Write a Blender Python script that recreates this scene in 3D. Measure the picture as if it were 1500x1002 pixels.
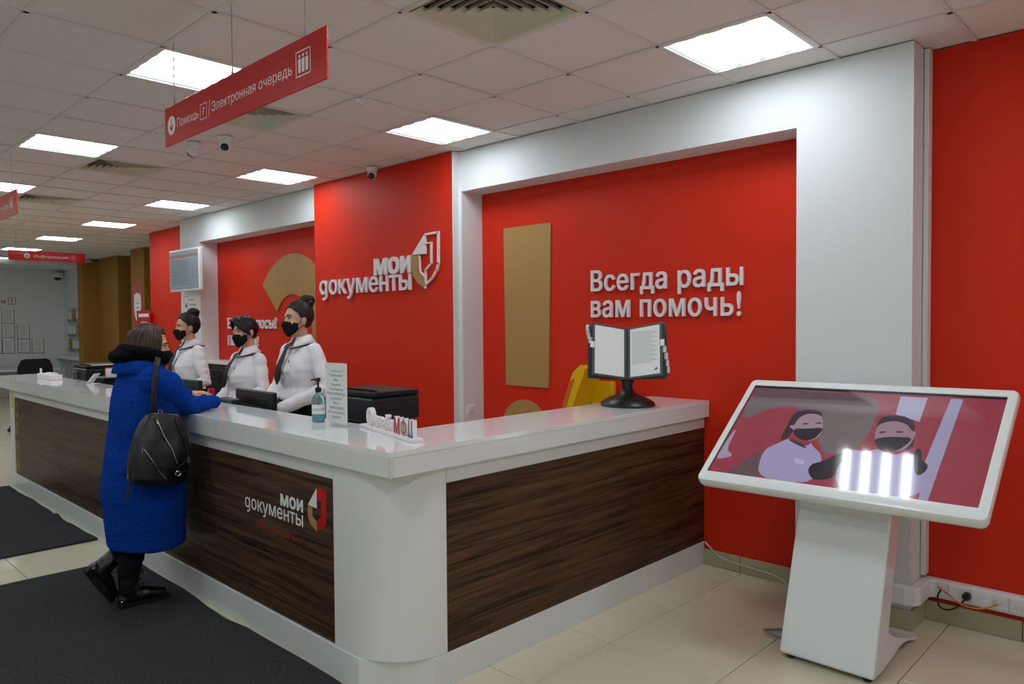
import bpy, bmesh, math, random
from math import sin, cos, pi, radians
from mathutils import Vector, Matrix, noise

for o in list(bpy.data.objects):
    bpy.data.objects.remove(o, do_unlink=True)
SC = bpy.context.scene
COL = SC.collection
random.seed(7)

# ---------------------------------------------------------------- camera
CAMZ = 1.62
cam_d = bpy.data.cameras.new('camera')
cam_d.sensor_fit = 'HORIZONTAL'
cam_d.sensor_width = 36.0
cam_d.lens = 36.0 * 1079.5 / 1500.0
cam_d.clip_start = 0.05
cam_d.clip_end = 100
cam = bpy.data.objects.new('camera', cam_d)
COL.objects.link(cam)
_yaw, _pit, _rol = 0.765706, -0.0272444, -0.0072091
_f = Vector((-sin(_yaw) * cos(_pit), cos(_yaw) * cos(_pit), sin(_pit)))
_r = Vector((cos(_yaw), sin(_yaw), 0))
_u = _r.cross(_f)
_r2 = _r * cos(_rol) + _u * sin(_rol)
_u2 = -_r * sin(_rol) + _u * cos(_rol)
_m = Matrix((_r2, _u2, -_f)).transposed().to_4x4()
_m.translation = Vector((0, 0, CAMZ))
cam.matrix_world = _m
SC.camera = cam

# ---------------------------------------------------------------- world, exposure
w = bpy.data.worlds.new('World')
SC.world = w
w.use_nodes = True
w.node_tree.nodes['Background'].inputs[0].default_value = (0.9, 0.95, 1.0, 1)
w.node_tree.nodes['Background'].inputs[1].default_value = 0.03
SC.view_settings.view_transform = 'Standard'
SC.view_settings.look = 'None'
SC.view_settings.gamma = 1.0
SC.view_settings.use_curve_mapping = False
SC.view_settings.exposure = 1.15
LAMP = 5.2          # emission of the ceiling light diffusers
CEIL = 3.04

# ---------------------------------------------------------------- materials
def lin(c):
    c /= 255.0
    return c / 12.92 if c <= 0.04045 else ((c + 0.055) / 1.055) ** 2.4
def rgb(r, g, b):
    return (lin(r), lin(g), lin(b), 1)
MATS = {}
def mat(name, col, rough=0.5, metal=0.0, spec=0.5, coat=0.0, emit=None, estr=0.0, bump=0.0, bscale=200.0,
        var=0.0, vscale=6.0, trans=0.0, sheen=0.0, alpha=1.0, ior=1.5, stretch=None):
    if name in MATS:
        return MATS[name]
    m = bpy.data.materials.new(name)
    m.use_nodes = True
    nt = m.node_tree
    b = nt.nodes['Principled BSDF']
    c = rgb(*col)
    b.inputs['Base Color'].default_value = c
    b.inputs['Roughness'].default_value = rough
    b.inputs['Metallic'].default_value = metal
    b.inputs['Specular IOR Level'].default_value = spec
    b.inputs['Coat Weight'].default_value = coat
    b.inputs['Coat Roughness'].default_value = 0.04
    b.inputs['Transmission Weight'].default_value = trans
    b.inputs['IOR'].default_value = ior
    b.inputs['Alpha'].default_value = alpha
    if sheen:
        b.inputs['Sheen Weight'].default_value = sheen
        b.inputs['Sheen Roughness'].default_value = 0.4
        b.inputs['Sheen Tint'].default_value = tuple(min(1, x * 1.6 + .02) for x in c[:3]) + (1,)
    if emit:
        b.inputs['Emission Color'].default_value = rgb(*emit)
        b.inputs['Emission Strength'].default_value = estr
    if bump or var:
        tc = nt.nodes.new('ShaderNodeTexCoord')
        mp = nt.nodes.new('ShaderNodeMapping')
        nt.links.new(tc.outputs['Object'], mp.inputs[0])
        if stretch:
            mp.inputs['Scale'].default_value = stretch
    if bump:
        n = nt.nodes.new('ShaderNodeTexNoise')
        n.inputs['Scale'].default_value = bscale
        n.inputs['Detail'].default_value = 3
        bp = nt.nodes.new('ShaderNodeBump')
        bp.inputs['Strength'].default_value = bump
        bp.inputs['Distance'].default_value = 0.004
        nt.links.new(mp.outputs[0], n.inputs['Vector'])
        nt.links.new(n.outputs[0], bp.inputs['Height'])
        nt.links.new(bp.outputs[0], b.inputs['Normal'])
    if var:
        n = nt.nodes.new('ShaderNodeTexNoise')
        n.inputs['Scale'].default_value = vscale
        n.inputs['Detail'].default_value = 5
        mx = nt.nodes.new('ShaderNodeMix')
        mx.data_type = 'RGBA'
        mx.inputs[6].default_value = tuple(x * (1 - var) for x in c[:3]) + (1,)
        mx.inputs[7].default_value = tuple(min(1, x * (1 + var)) for x in c[:3]) + (1,)
        nt.links.new(mp.outputs[0], n.inputs['Vector'])
        nt.links.new(n.outputs[0], mx.inputs[0])
        nt.links.new(mx.outputs[2], b.inputs['Base Color'])
    MATS[name] = m
    return m

def wood_mat(name, dark, light, axis):
    m = bpy.data.materials.new(name)
    m.use_nodes = True
    nt = m.node_tree
    b = nt.nodes['Principled BSDF']
    tc = nt.nodes.new('ShaderNodeTexCoord')
    mp = nt.nodes.new('ShaderNodeMapping')
    mp.inputs['Scale'].default_value = (0.4, 0.4, 13.0)
    mp.inputs['Rotation'].default_value = (0.10, -0.10, 0)
    nt.links.new(tc.outputs['Object'], mp.inputs[0])
    n1 = nt.nodes.new('ShaderNodeTexNoise')
    n1.inputs['Scale'].default_value = 2.6
    n1.inputs['Detail'].default_value = 8
    n1.inputs['Roughness'].default_value = 0.62
    n1.inputs['Distortion'].default_value = 0.9
    nt.links.new(mp.outputs[0], n1.inputs['Vector'])
    mp2 = nt.nodes.new('ShaderNodeMapping')
    mp2.inputs['Scale'].default_value = (1.5, 1.5, 70.0)
    nt.links.new(tc.outputs['Object'], mp2.inputs[0])
    n2 = nt.nodes.new('ShaderNodeTexNoise')
    n2.inputs['Scale'].default_value = 3.0
    n2.inputs['Detail'].default_value = 4
    nt.links.new(mp2.outputs[0], n2.inputs['Vector'])
    mm = nt.nodes.new('ShaderNodeMath')
    mm.operation = 'MULTIPLY_ADD'
    nt.links.new(n2.outputs[0], mm.inputs[0])
    mm.inputs[1].default_value = 0.35
    nt.links.new(n1.outputs[0], mm.inputs[2])
    cr = nt.nodes.new('ShaderNodeValToRGB')
    cr.color_ramp.elements[0].position = 0.50
    cr.color_ramp.elements[0].color = rgb(*dark)
    cr.color_ramp.elements[1].position = 0.86
    cr.color_ramp.elements[1].color = rgb(*light)
    nt.links.new(mm.outputs[0], cr.inputs[0])
    nt.links.new(cr.outputs[0], b.inputs['Base Color'])
    b.inputs['Roughness'].default_value = 0.36
    b.inputs['Specular IOR Level'].default_value = 0.22
    MATS[name] = m
    return m

M_red = mat('red_paint', (214, 43, 14), 0.55, spec=0.25, bump=0.03, bscale=300)
M_wwall = mat('white_paint', (226, 229, 231), 0.7, spec=0.2, bump=0.03, bscale=300)
M_gold = mat('gold_paint', (176, 138, 84), 0.5, spec=0.3)
M_goldwall = mat('ochre_wall_paint', (150, 108, 48), 0.6, spec=0.25)
M_lam = mat('white_laminate', (226, 228, 226), 0.22, spec=0.5)
M_top = mat('white_gloss_worktop', (236, 238, 238), 0.06, spec=0.6, coat=0.3)
M_edge = mat('cream_edge_band', (214, 211, 200), 0.4)
M_wood = wood_mat('dark_zebrano', (20, 13, 10), (104, 74, 52), 'x')
M_tile = mat('beige_porcelain', (214, 206, 182), 0.12, spec=0.5, var=0.06, vscale=5)
M_grout = mat('grout', (104, 96, 84), 0.9)
M_ctile = mat('mineral_ceiling_tile', (234, 231, 229), 0.95, spec=0.1, bump=0.25, bscale=120, var=0.03, vscale=40)
M_tbar = mat('ceiling_tbar', (226, 223, 220), 0.5)
M_mat = mat('grey_carpet_pile', (60, 60, 62), 1.0, spec=0.05, bump=1.0, bscale=260, var=0.85, vscale=100)
M_black = mat('black_plastic', (16, 16, 18), 0.35)
M_blackm = mat('black_matte', (14, 14, 15), 0.7, spec=0.3)
M_white = mat('white_plastic', (232, 233, 232), 0.3)
M_kiosk = mat('white_powder_coat', (232, 236, 236), 0.22, coat=0.3)
M_paper = mat('paper', (236, 236, 234), 0.8, spec=0.2)
M_ink = mat('print_ink', (50, 50, 56), 0.8)
M_inkl = mat('print_ink_pale', (165, 168, 172), 0.8)
M_chrome = mat('chrome', (210, 210, 212), 0.15, metal=1.0)
M_sign = mat('red_sign_acrylic', (198, 14, 14), 0.35, spec=0.3, coat=0.1)
M_signw = mat('white_sign_print', (238, 236, 236), 0.5)
M_wire = mat('steel_wire', (150, 150, 150), 0.4, metal=0.6)
M_letter = mat('white_letter_foam', (238, 228, 232), 0.5)
M_dark = mat('vent_dark', (10, 10, 11), 0.9)
M_vent = mat('vent_cream', (220, 218, 202), 0.5)
M_acryl = mat('clear_acrylic', (240, 246, 246), 0.05, alpha=0.14)
M_yellow = mat('yellow_paint', (238, 188, 12), 0.4)
M_orange = mat('orange_paint', (214, 104, 30), 0.45)

# ---------------------------------------------------------------- mesh helpers
class MB:
    def __init__(s):
        s.v = []; s.f = []
    def add(s, vs, fs):
        k = len(s.v)
        s.v += [tuple(x) for x in vs]
        s.f += [tuple(i + k for i in f) for f in fs]
        return s
    def box(s, x0, x1, y0, y1, z0, z1):
        x0, x1 = min(x0, x1), max(x0, x1); y0, y1 = min(y0, y1), max(y0, y1); z0, z1 = min(z0, z1), max(z0, z1)
        return s.add([(x0, y0, z0), (x1, y0, z0), (x1, y1, z0), (x0, y1, z0), (x0, y0, z1), (x1, y0, z1), (x1, y1, z1), (x0, y1, z1)],
                     [(3, 2, 1, 0), (4, 5, 6, 7), (0, 1, 5, 4), (1, 2, 6, 5), (2, 3, 7, 6), (3, 0, 4, 7)])
    def rbox(s, x0, x1, y0, y1, z0, z1, r=0.01, seg=2):
        bm = bmesh.new()
        bmesh.ops.create_cube(bm, size=1)
        for v in bm.verts:
            v.co = Vector(((x0 + x1) / 2 + v.co.x * abs(x1 - x0), (y0 + y1) / 2 + v.co.y * abs(y1 - y0), (z0 + z1) / 2 + v.co.z * abs(z1 - z0)))
        bmesh.ops.bevel(bm, geom=bm.edges[:], offset=r, segments=seg, profile=0.5, affect='EDGES')
        bm.verts.index_update()
        s.add([v.co[:] for v in bm.verts], [[v.index for v in f.verts] for f in bm.faces])
        bm.free()
        return s
    def prism(s, poly, fn, d0, d1):
        """2-D polygon (u,v) extruded between depths d0 and d1; fn(u,v,d) -> point"""
        n = len(poly)
        vs = [fn(u, v, d0) for u, v in poly] + [fn(u, v, d1) for u, v in poly]
        fs = [tuple(range(n)), tuple(range(2 * n - 1, n - 1, -1))]
        fs += [((i + 1) % n, i, n + i, n + (i + 1) % n) for i in range(n)]
        return s.add(vs, fs)
    def loft(s, rings, cap=True, closed=True):
        n = len(rings[0]); k = len(rings)
        vs = [p for r in rings for p in r]
        fs = []
        for a in range(k - 1):
            for i in range(n if closed else n - 1):
                j = (i + 1) % n
                fs.append((a * n + i, a * n + j, (a + 1) * n + j, (a + 1) * n + i))
        if cap:
            fs.append(tuple(range(n - 1, -1, -1)))
            fs.append(tuple(range((k - 1) * n, k * n)))
        return s.add(vs, fs)
    def tube(s, pts, r, n=10, up=(0, 0, 1), caps=True, round_caps=False):
        pts = [Vector(p) for p in pts]
        m = len(pts)
        if not isinstance(r, (list, tuple)):
            r = [r] * m
        rs = [(x, x) if not isinstance(x, (list, tuple)) else x for x in r]
        up = Vector(up)
        if round_caps:
            t0 = (pts[0] - pts[1]).normalized(); t1 = (pts[-1] - pts[-2]).normalized()
            a0 = min(rs[0]); a1 = min(rs[-1])
            pre = [(pts[0] + t0 * a0 * q, (rs[0][0] * k, rs[0][1] * k)) for q, k in ((0.92, .38), (0.7, .72), (0.38, .92))]
            post = [(pts[-1] + t1 * a1 * q, (rs[-1][0] * k, rs[-1][1] * k)) for q, k in ((0.38, .92), (0.7, .72), (0.92, .38))]
            pts = [p for p, _ in pre] + pts + [p for p, _ in post]
            rs = [q for _, q in pre] + rs + [q for _, q in post]
            m = len(pts)
        rings = []
        side_prev = None
        for i in range(m):
            t = (pts[min(i + 1, m - 1)] - pts[max(i - 1, 0)])
            if t.length < 1e-9:
                t = Vector((0, 0, 1))
            t.normalize()
            if side_prev is None:
                side = t.cross(up)
                if side.length < 1e-3:
                    side = t.cross(Vector((0, 1, 0.01)))
            else:
                side = side_prev - t * side_prev.dot(t)
            side.normalize(); side_prev = side
            nrm = side.cross(t)
            rings.append([pts[i] + side * rs[i][0] * cos(2 * pi * k / n) + nrm * rs[i][1] * sin(2 * pi * k / n) for k in range(n)])
        return s.loft([[tuple(p) for p in rg] for rg in rings], cap=caps)
    def lathe(s, prof, n=24, c=(0, 0), sx=1.0, sy=1.0):
        rings = [[(c[0] + max(r, 1e-4) * sx * cos(2 * pi * k / n), c[1] + max(r, 1e-4) * sy * sin(2 * pi * k / n), z) for k in range(n)] for r, z in prof]
        return s.loft(rings)
    def ell(s, c, r, n=16, m=10, rot=None):
        vs = []; c = Vector(c)
        rings = []
        for a in range(1, m):
            th = pi * a / m
            rings.append([Vector((r[0] * sin(th) * cos(2 * pi * k / n), r[1] * sin(th) * sin(2 * pi * k / n), -r[2] * cos(th))) for k in range(n)])
        if rot:
            rings = [[rot @ p for p in rg] for rg in rings]
        return s.loft([[tuple(c + p) for p in rg] for rg in rings])
    def tr(s, M):
        s.v = [tuple(M @ Vector(p)) for p in s.v]
        return s
    def mesh(s, name='m', smooth=False, fixn=True):
        me = bpy.data.meshes.new(name)
        me.from_pydata(s.v, [], s.f)
        if fixn:
            bm = bmesh.new(); bm.from_mesh(me)
            bmesh.ops.recalc_face_normals(bm, faces=bm.faces[:])
            bm.to_mesh(me); bm.free()
        if smooth:
            me.shade_smooth()
        me.update()
        return me
def link(name, data, m=None, parent=None, smooth_angle=None):
    o = bpy.data.objects.new(name, data)
    COL.objects.link(o)
    if m is not None and data is not None:
        if len(data.materials) == 0:
            data.materials.append(m)
        else:
            o.material_slots[0].link = 'OBJECT'; o.material_slots[0].material = m
    if parent is not None:
        o.parent = parent
    return o
def obj(name, mb, m, parent=None, smooth=False):
    me = mb.mesh(name, smooth) if isinstance(mb, MB) else mb
    if smooth:
        try:
            me.set_sharp_from_angle(angle=radians(38))
        except Exception:
            pass
    return link(name, me, m, parent)
def tag(o, label, cat, group=None):
    o['label'] = label; o['category'] = cat
    if group:
        o['group'] = group
    return o
def thing(name, label, cat, loc=(0, 0, 0), rz=0.0, group=None):
    o = bpy.data.objects.new(name, None)
    COL.objects.link(o)
    o.empty_display_size = 0.1
    o.location = loc; o.rotation_euler = (0, 0, rz)
    return tag(o, label, cat, group)
def struct(name, mb, m, parent=None, smooth=False):
    o = obj(name, mb, m, parent, smooth)
    if parent is None:
        o['kind'] = 'structure'
    return o
def dup(root, loc=None, rz=None, label=None, group=None):
    r = root.copy(); COL.objects.link(r)
    if loc is not None: r.location = loc
    if rz is not None: r.rotation_euler = (0, 0, rz)
    if label: r['label'] = label
    if group: r['group'] = group
    for ch in list(root.children):
        c = ch.copy(); COL.objects.link(c); c.parent = r
        for g in list(ch.children):
            d = g.copy(); COL.objects.link(d); d.parent = c
    return r

def smooth_path(pts, n=6):
    P = [Vector(p) for p in pts]; P = [P[0] * 2 - P[1]] + P + [P[-1] * 2 - P[-2]]
    out = []
    for i in range(1, len(P) - 2):
        a, b, c, d = P[i - 1:i + 3]
        for k in range(n):
            t = k / n
            out.append(.5 * ((2 * b) + (c - a) * t + (2 * a - 5 * b + 4 * c - d) * t * t + (3 * b - a - 3 * c + d) * t ** 3))
    out.append(P[-2])
    return out
# ---------------------------------------------------------------- lettering: glyph outlines taken once, then scaled
_fc = bpy.data.curves.new('glyphs', 'FONT')
_fo = bpy.data.objects.new('glyphs', _fc)
COL.objects.link(_fo)
_fc.size = 1.0
_fc.resolution_u = 3
GL = {}
ADV = {}
def _contours(body):
    _fc.body = body
    dg = bpy.context.evaluated_depsgraph_get(); dg.update()
    cu = _fo.to_curve(dg)
    out = []
    for sp in cu.splines:
        pts = []
        if sp.type == 'BEZIER':
            bps = sp.bezier_points
            for a, b in zip(bps, list(bps[1:]) + [bps[0]]):
                p0, p1, p2, p3 = a.co, a.handle_right, b.handle_left, b.co
                straight = (p1 - p0).cross(p3 - p0).length < 1e-4 and (p2 - p0).cross(p3 - p0).length < 1e-4
                n = 1 if straight else 4
                for k in range(n):
                    t = k / n
                    q = p0 * (1 - t) ** 3 + p1 * 3 * t * (1 - t) ** 2 + p2 * 3 * t * t * (1 - t) + p3 * t ** 3
                    pts.append((q.x, q.y))
        else:
            pts = [(p.co.x, p.co.y) for p in sp.points]
        cl = []
        for p in pts:
            if not cl or (Vector(p) - Vector(cl[-1])).length > 1e-4: cl.append(p)
        if len(cl) > 2 and (Vector(cl[0]) - Vector(cl[-1])).length < 1e-4: cl.pop()
        if len(cl) > 2: out.append(cl)
    _fo.to_curve_clear()
    return out
def _area(p):
    return sum(a[0] * b[1] - b[0] * a[1] for a, b in zip(p, p[1:] + p[:1])) / 2
def _wind(q, p):
    w = 0
    for a, b in zip(p, p[1:] + p[:1]):
        if a[1] <= q[1]:
            if b[1] > q[1] and (b[0] - a[0]) * (q[1] - a[1]) - (q[0] - a[0]) * (b[1] - a[1]) > 0: w += 1
        elif b[1] <= q[1] and (b[0] - a[0]) * (q[1] - a[1]) - (q[0] - a[0]) * (b[1] - a[1]) < 0: w -= 1
    return w
def _grow(p, d):
    """moves a closed outline outwards (to the right of its travel) by d"""
    if not d:
        return p
    n = len(p); out = []
    for i in range(n):
        a, b, c = Vector(p[i - 1]), Vector(p[i]), Vector(p[(i + 1) % n])
        t0 = (b - a).normalized(); t1 = (c - b).normalized()
        n0 = Vector((t0.y, -t0.x)); n1 = Vector((t1.y, -t1.x))
        m = n0 + n1
        if m.length < .3: m = n0
        m = m.normalized(); k = 1 / max(.45, m.dot(n0))
        out.append((b.x + m.x * d * k, b.y + m.y * d * k))
    return out
def _fill(loops, flat):
    """triangles of everything the outlines enclose, overlaps included"""
    from mathutils.geometry import delaunay_2d_cdt
    pts = [Vector(q) for lp in loops for q in lp]
    eds = []; k = 0
    for lp in loops:
        n = len(lp); eds += [(k + i, k + (i + 1) % n) for i in range(n)]; k += n
    vs, _, fs, _, _, _ = delaunay_2d_cdt(pts, eds, [], 0, 1e-5)
    tris = []
    for f in fs:
        c = (sum(vs[i].x for i in f) / len(f), sum(vs[i].y for i in f) / len(f))
        if sum(_wind(c, lp) for lp in loops) != 0:
            tris.append(tuple(f))
    def ccw(t):
        a, b, c = (vs[i] for i in t[:3])
        return t if (b.x - a.x) * (c.y - a.y) - (c.x - a.x) * (b.y - a.y) > 0 else t[::-1]
    tris = [ccw(t) for t in tris]
    if flat:
        return [(v.x, v.y, 0.0) for v in vs], tris
    N = len(vs)
    V = [(v.x, v.y, .5) for v in vs] + [(v.x, v.y, -.5) for v in vs]
    F = tris + [tuple(N + i for i in t[::-1]) for t in tris]
    seen = {}
    for t in tris:
        for a, b in zip(t, t[1:] + t[:1]): seen[(a, b)] = 1
    F += [(a, N + a, N + b, b) for (a, b) in seen if (b, a) not in seen]
    return V, F
def _glyph(ch, bold, flat):
    cs = _contours(ch)
    big = max(cs, key=lambda p: abs(_area(p)))
    if _area(big) < 0: cs = [p[::-1] for p in cs]
    return _fill([_grow(p, bold) for p in cs], flat)
def _w(vs):
    return max(v[0] for v in vs) - min(v[0] for v in vs)
def _width(t):
    c = [q for p in _contours(t) for q in p]
    return max(q[0] for q in c) - min(q[0] for q in c)
def g_glyph(flat, t=.046):
    """one-storey g drawn as the logo has it: round bowl, stem, open hook"""
    ring = lambda rx, ry, sg: [(.26 + rx * cos(sg * 2 * pi * k / 28), .27 + ry * sin(sg * 2 * pi * k / 28)) for k in range(28)]
    hook = [(.30 + .165 * cos(radians(a)), -.03 - .15 * sin(radians(a))) for a in range(0, 131, 12)]
    mid = [(.465, .53), (.465, .2)] + hook
    L_ = []; R_ = []
    for i, p in enumerate(mid):
        a = Vector(mid[max(i - 1, 0)]); b = Vector(mid[min(i + 1, len(mid) - 1)])
        d = (b - a).normalized(); n = Vector((-d.y, d.x)) * t
        L_.append((p[0] + n.x, p[1] + n.y)); R_.append((p[0] - n.x, p[1] - n.y))
    st = L_ + R_[::-1]
    if _area(st) < 0: st = st[::-1]
    return _fill([ring(.20 + t, .235 + t, 1), ring(.20 - t, .235 - t, -1), st], flat)
def prep(text, bold=0.0, flat=False):
    hh = ADV.get('HH')
    if hh is None:
        hh = ADV['HH'] = _width('HH')
    for ch in text:
        if ch not in ADV:
            ADV[ch] = _width('H' + ch + 'H') - hh
        k = (ch, bold, flat)
        if ch != ' ' and k not in GL:
            GL[k] = g_glyph(flat) if ch == 'g' else _glyph(ch, bold, flat)
def layout(text, space=0.0):
    x = 0; out = []
    for ch in text:
        out.append((ch, x)); x += ADV[ch] + space
    return out, x
def ink(text, bold, flat, space=0.0):
    lo, _ = layout(text, space)
    xs = []; ys = []
    for ch, x in lo:
        if ch != ' ':
            vs = GL[(ch, bold, flat)][0]
            xs += [x + v[0] for v in vs]; ys += [v[1] for v in vs]
    return min(xs), max(xs), min(ys), max(ys)
def letters(text, x0, x1, base, capz, cap_ref, place, depth, m, parent, bold=0.0, name='letter', space=0.0):
    """one raised mesh per letter; place(u, v, d) -> point; text fills x0..x1, cap_ref glyph top reaches capz"""
    a, b, _, _ = ink(text, bold, False, space)
    sx = (x1 - x0) / (b - a)
    top = max(v[1] for v in GL[(cap_ref, bold, False)][0])
    sy = (capz - base) / top
    for ch, x in layout(text, space)[0]:
        if ch == ' ':
            continue
        vs, fs = GL[(ch, bold, False)]
        mb = MB().add([place(x0 + (x + v[0] - a) * sx, base + v[1] * sy, (v[2] + 0.5) * depth) for v in vs], fs)
        obj(name, mb.mesh(name, fixn=False), m, parent)
def flat_text(mb, text, x0, x1, base, capz, cap_ref, place, bold=0.0, fit=True, space=0.0):
    """flat print appended to a mesh builder"""
    a, b, _, _ = ink(text, bold, True, space)
    sx = (x1 - x0) / (b - a)
    top = max(v[1] for v in GL[(cap_ref, bold, True)][0])
    sy = (capz - base) / top
    if not fit:
        sx = sy; x0 = (x0 + x1) / 2 - (b - a) * sx / 2
    for ch, x in layout(text, space)[0]:
        if ch == ' ':
            continue
        vs, fs = GL[(ch, bold, True)]
        mb.add([place(x0 + (x + v[0] - a) * sx, base + v[1] * sy, v[2] * .01) for v in vs], fs)
    return mb
prep('Всегда рады вам помочь!', 0.012)
prep('Есть вопросы?Поможем!', 0.012)
ADV['g'] = .60
prep('мои', 0.035)
prep('gокументы', 0.008)
prep('ОнлайнМФЦ', 0.02)
FLAT = 'Помощь?/Электронная очередь Информация?'
prep(FLAT, 0.0, True)
prep('мои', 0.035, True)
prep('gокументы', 0.008, True)
NOTICE = ['Уважаемые заявители!', 'В офисе нашего', 'МФЦ', 'Вы можете', 'Воспользоваться', 'антисептиком для рук', '(на ресепшен)', 'МАСКУ', 'снимать в офисе', 'МФЦ категорически', 'запрещено!']
for t in NOTICE: prep(t, 0.0, True)
prep('АНТИСЕПТИК', 0.0, True)
prep('работаем для вас', 0.0, True)
prep('ОФНИ', 0.03, True)
COL.objects.unlink(_fo); bpy.data.objects.remove(_fo)
def flat_letters(text, x0, x1, base, capz, cap_ref, place, m, parent, bold=0.0, name='letter'):
    a, b, _, _ = ink(text, bold, True)
    sx = (x1 - x0) / (b - a)
    sy = (capz - base) / max(v[1] for v in GL[(cap_ref, bold, True)][0])
    for ch, x in layout(text)[0]:
        if ch != ' ':
            vs, fs = GL[(ch, bold, True)]
            mb = MB().add([place(x0 + (x + v[0] - a) * sx, base + v[1] * sy, v[2] * .01) for v in vs], fs)
            obj(name, mb.mesh(name, fixn=False), m, parent)
PXZ = lambda Y: (lambda u, v, d: (u, Y - d, v))      # on a wall facing -y
PYZ = lambda X: (lambda u, v, d: (X + d, u, v))      # on a face turned to +x

# ================================================================ ROOM
XL, XR, YB = -19.9, 1.9, -4.2          # far wall, right wall, wall behind the photographer
YW, YF = 4.40, 4.165                   # red back wall, white frame in front of it
GX, GY, GS = -2.726, 2.717, 0.6        # ceiling grid
def in_view(x, y, z, mx=0.08):
    d = Vector((x, y, z - CAMZ))
    dep = d.dot(_f)
    if dep < 0.3:
        return None
    u = d.dot(_r2) / dep * 1079.5 / 750; v = d.dot(_u2) / dep * 1079.5 / 501
    return dep if abs(u) < 1 + mx and abs(v) < 1 + mx else None

LIGHT_ROWS = {1: [5, 1, -3, -7, -11, -15, -19, -23, -27], -2: [5, 1, -3, -7, -11, -15, -19, -23, -27],
              -5: [5, 1, -3, -7, -11, -15, -19], -8: [5, 1, -3, -7, -11]}
LIGHTS = {(i, j) for j, r in LIGHT_ROWS.items() for i in r}
VENTS = {(0, -1), (-4, -1), (-8, -1), (-12, -1)}

# ---- floor: grout bed + porcelain tiles
FX, FY, FS = -2.192, 2.39, 0.588
floor = struct('floor', MB().box(XL - 1.5, XR + .1, YB - .1, 6.6, -0.06, -0.004), M_grout)
tm = MB().rbox(-FS / 2 + .0018, FS / 2 - .0018, -FS / 2 + .0018, FS / 2 - .0018, -0.03, 0.0, 0.002, 1).mesh('floor_tile')
tm.materials.append(M_tile)
cells = []
for i in range(-32, 8):
    for j in range(-12, 7):
        x, y = FX + (i + .5) * FS, FY + (j + .5) * FS
        if x < XL - 1.2 or x > XR or y < YB or y > 6.5:
            continue
        hid = (-8.6 < x < -2.9 and y > 2.2) or (x > -12 and y > 4.6)
        ds = [in_view(x + a * FS / 2, y + b * FS / 2, 0, 0.02) for a in (-1, 0, 1) for b in (-1, 0, 1)]
        ds = [d for d in ds if d]
        cells.append((min(ds) if ds and not hid else 1e9, x, y))
cells.sort()
rest = MB()
for k, (d, x, y) in enumerate(cells):
    if d < 1e8 and k < 290:
        o = link('floor_tile', tm, None, floor); o.location = (x, y, 0)
    else:
        rest.box(x - FS / 2 + .0018, x + FS / 2 - .0018, y - FS / 2 + .0018, y + FS / 2 - .0018, -0.03, 0.0)
o = obj('floor_tile_field', rest, M_tile, floor); o['kind'] = 'stuff'

# ---- ceiling: plenum slab, T-bar grid, lay-in tiles
ceiling = struct('ceiling', MB().box(XL - 1.5, XR + .1, YB - .1, 6.6, CEIL + .12, CEIL + .2), M_dark)
grid = MB()
for i in range(-33, 9):
    x = GX + i * GS
    if XL - 1.4 < x < XR: grid.box(x - .012, x + .012, YB, 6.5, CEIL, CEIL + .006)
for j in range(-12, 7):
    y = GY + j * GS
    if YB < y < 6.5: grid.box(XL - 1.4, XR, y - .012, y + .012, CEIL, CEIL + .006)
obj('ceiling_tbar_grid', grid, M_tbar, ceiling)
cm = MB().rbox(-.297, .297, -.297, .297, 0.0062, 0.021, 0.003, 1).mesh('ceiling_tile')
cm.materials.append(M_ctile)
cells = []
for i in range(-33, 8):
    for j in range(-12, 6):
        if (i, j) in LIGHTS or (i, j) in VENTS:
            continue
        x, y = GX + (i + .5) * GS, GY + (j + .5) * GS
        if x < XL - 1.3 or x > XR + .3 or y < YB - .2 or y > 6.5:
            continue
        ds = [in_view(x + a * GS / 2, y + b * GS / 2, CEIL, 0.02) for a in (-1, 0, 1) for b in (-1, 0, 1)]
        ds = [d for d in ds if d]
        hid = x > -12.2 and y > 4.6
        cells.append((min(ds) if ds and not hid else 1e9, x, y))
cells.sort()
rest = MB()
for k, (d, x, y) in enumerate(cells):
    if d < 1e8 and k < 295:
        o = link('ceiling_tile', cm, None, ceiling); o.location = (x, y, CEIL + random.uniform(-.0002, .0015))
        o.rotation_euler = (random.gauss(0, .0012), random.gauss(0, .0012), 0)
    else:
        rest.box(x - .297, x + .297, y - .297, y + .297, CEIL + .0062, CEIL + .021)
o = obj('ceiling_tile_field', rest, M_ctile, ceiling); o['kind'] = 'stuff'

# ---- walls
bk = MB()
bk.box(-12.05, XR, YW, YW + .15, 0, CEIL)
bk.box(-12.05, -11.9, YW + .15, 6.6, 0, CEIL)
wall_back = struct('wall_back', bk, M_red)
# white frame of the right niche: pillar, beam, thin jamb; each a piece standing proud of the red wall
struct('trim_1', MB().box(-1.75, -1.145, YF, YW, 0, CEIL), M_wwall)
struct('trim_2', MB().box(-4.575, -1.75, YF, YW, 2.71, CEIL), M_wwall)
struct('trim_3', MB().box(-4.66, -4.575, YF, YW, 0, CEIL), M_wwall)
pier = struct('wall_pier', MB().box(-6.76, -4.617, 4.10, YW, 0, CEIL), M_red)
obj('edge_board', MB().box(-4.617, -4.612, 4.098, YF + .02, 0, CEIL), M_wwall, pier)
struct('trim_4', MB().box(-9.685, -6.76, YF, YW, 2.70, CEIL), M_wwall)
struct('trim_5', MB().box(-10.31, -9.685, YF, YW, 0, CEIL), M_wwall)
struct('trim_6', MB().rbox(-1.142, -1.118, 4.33, YW - .002, .25, CEIL - .002, .003, 1), M_white)
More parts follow.
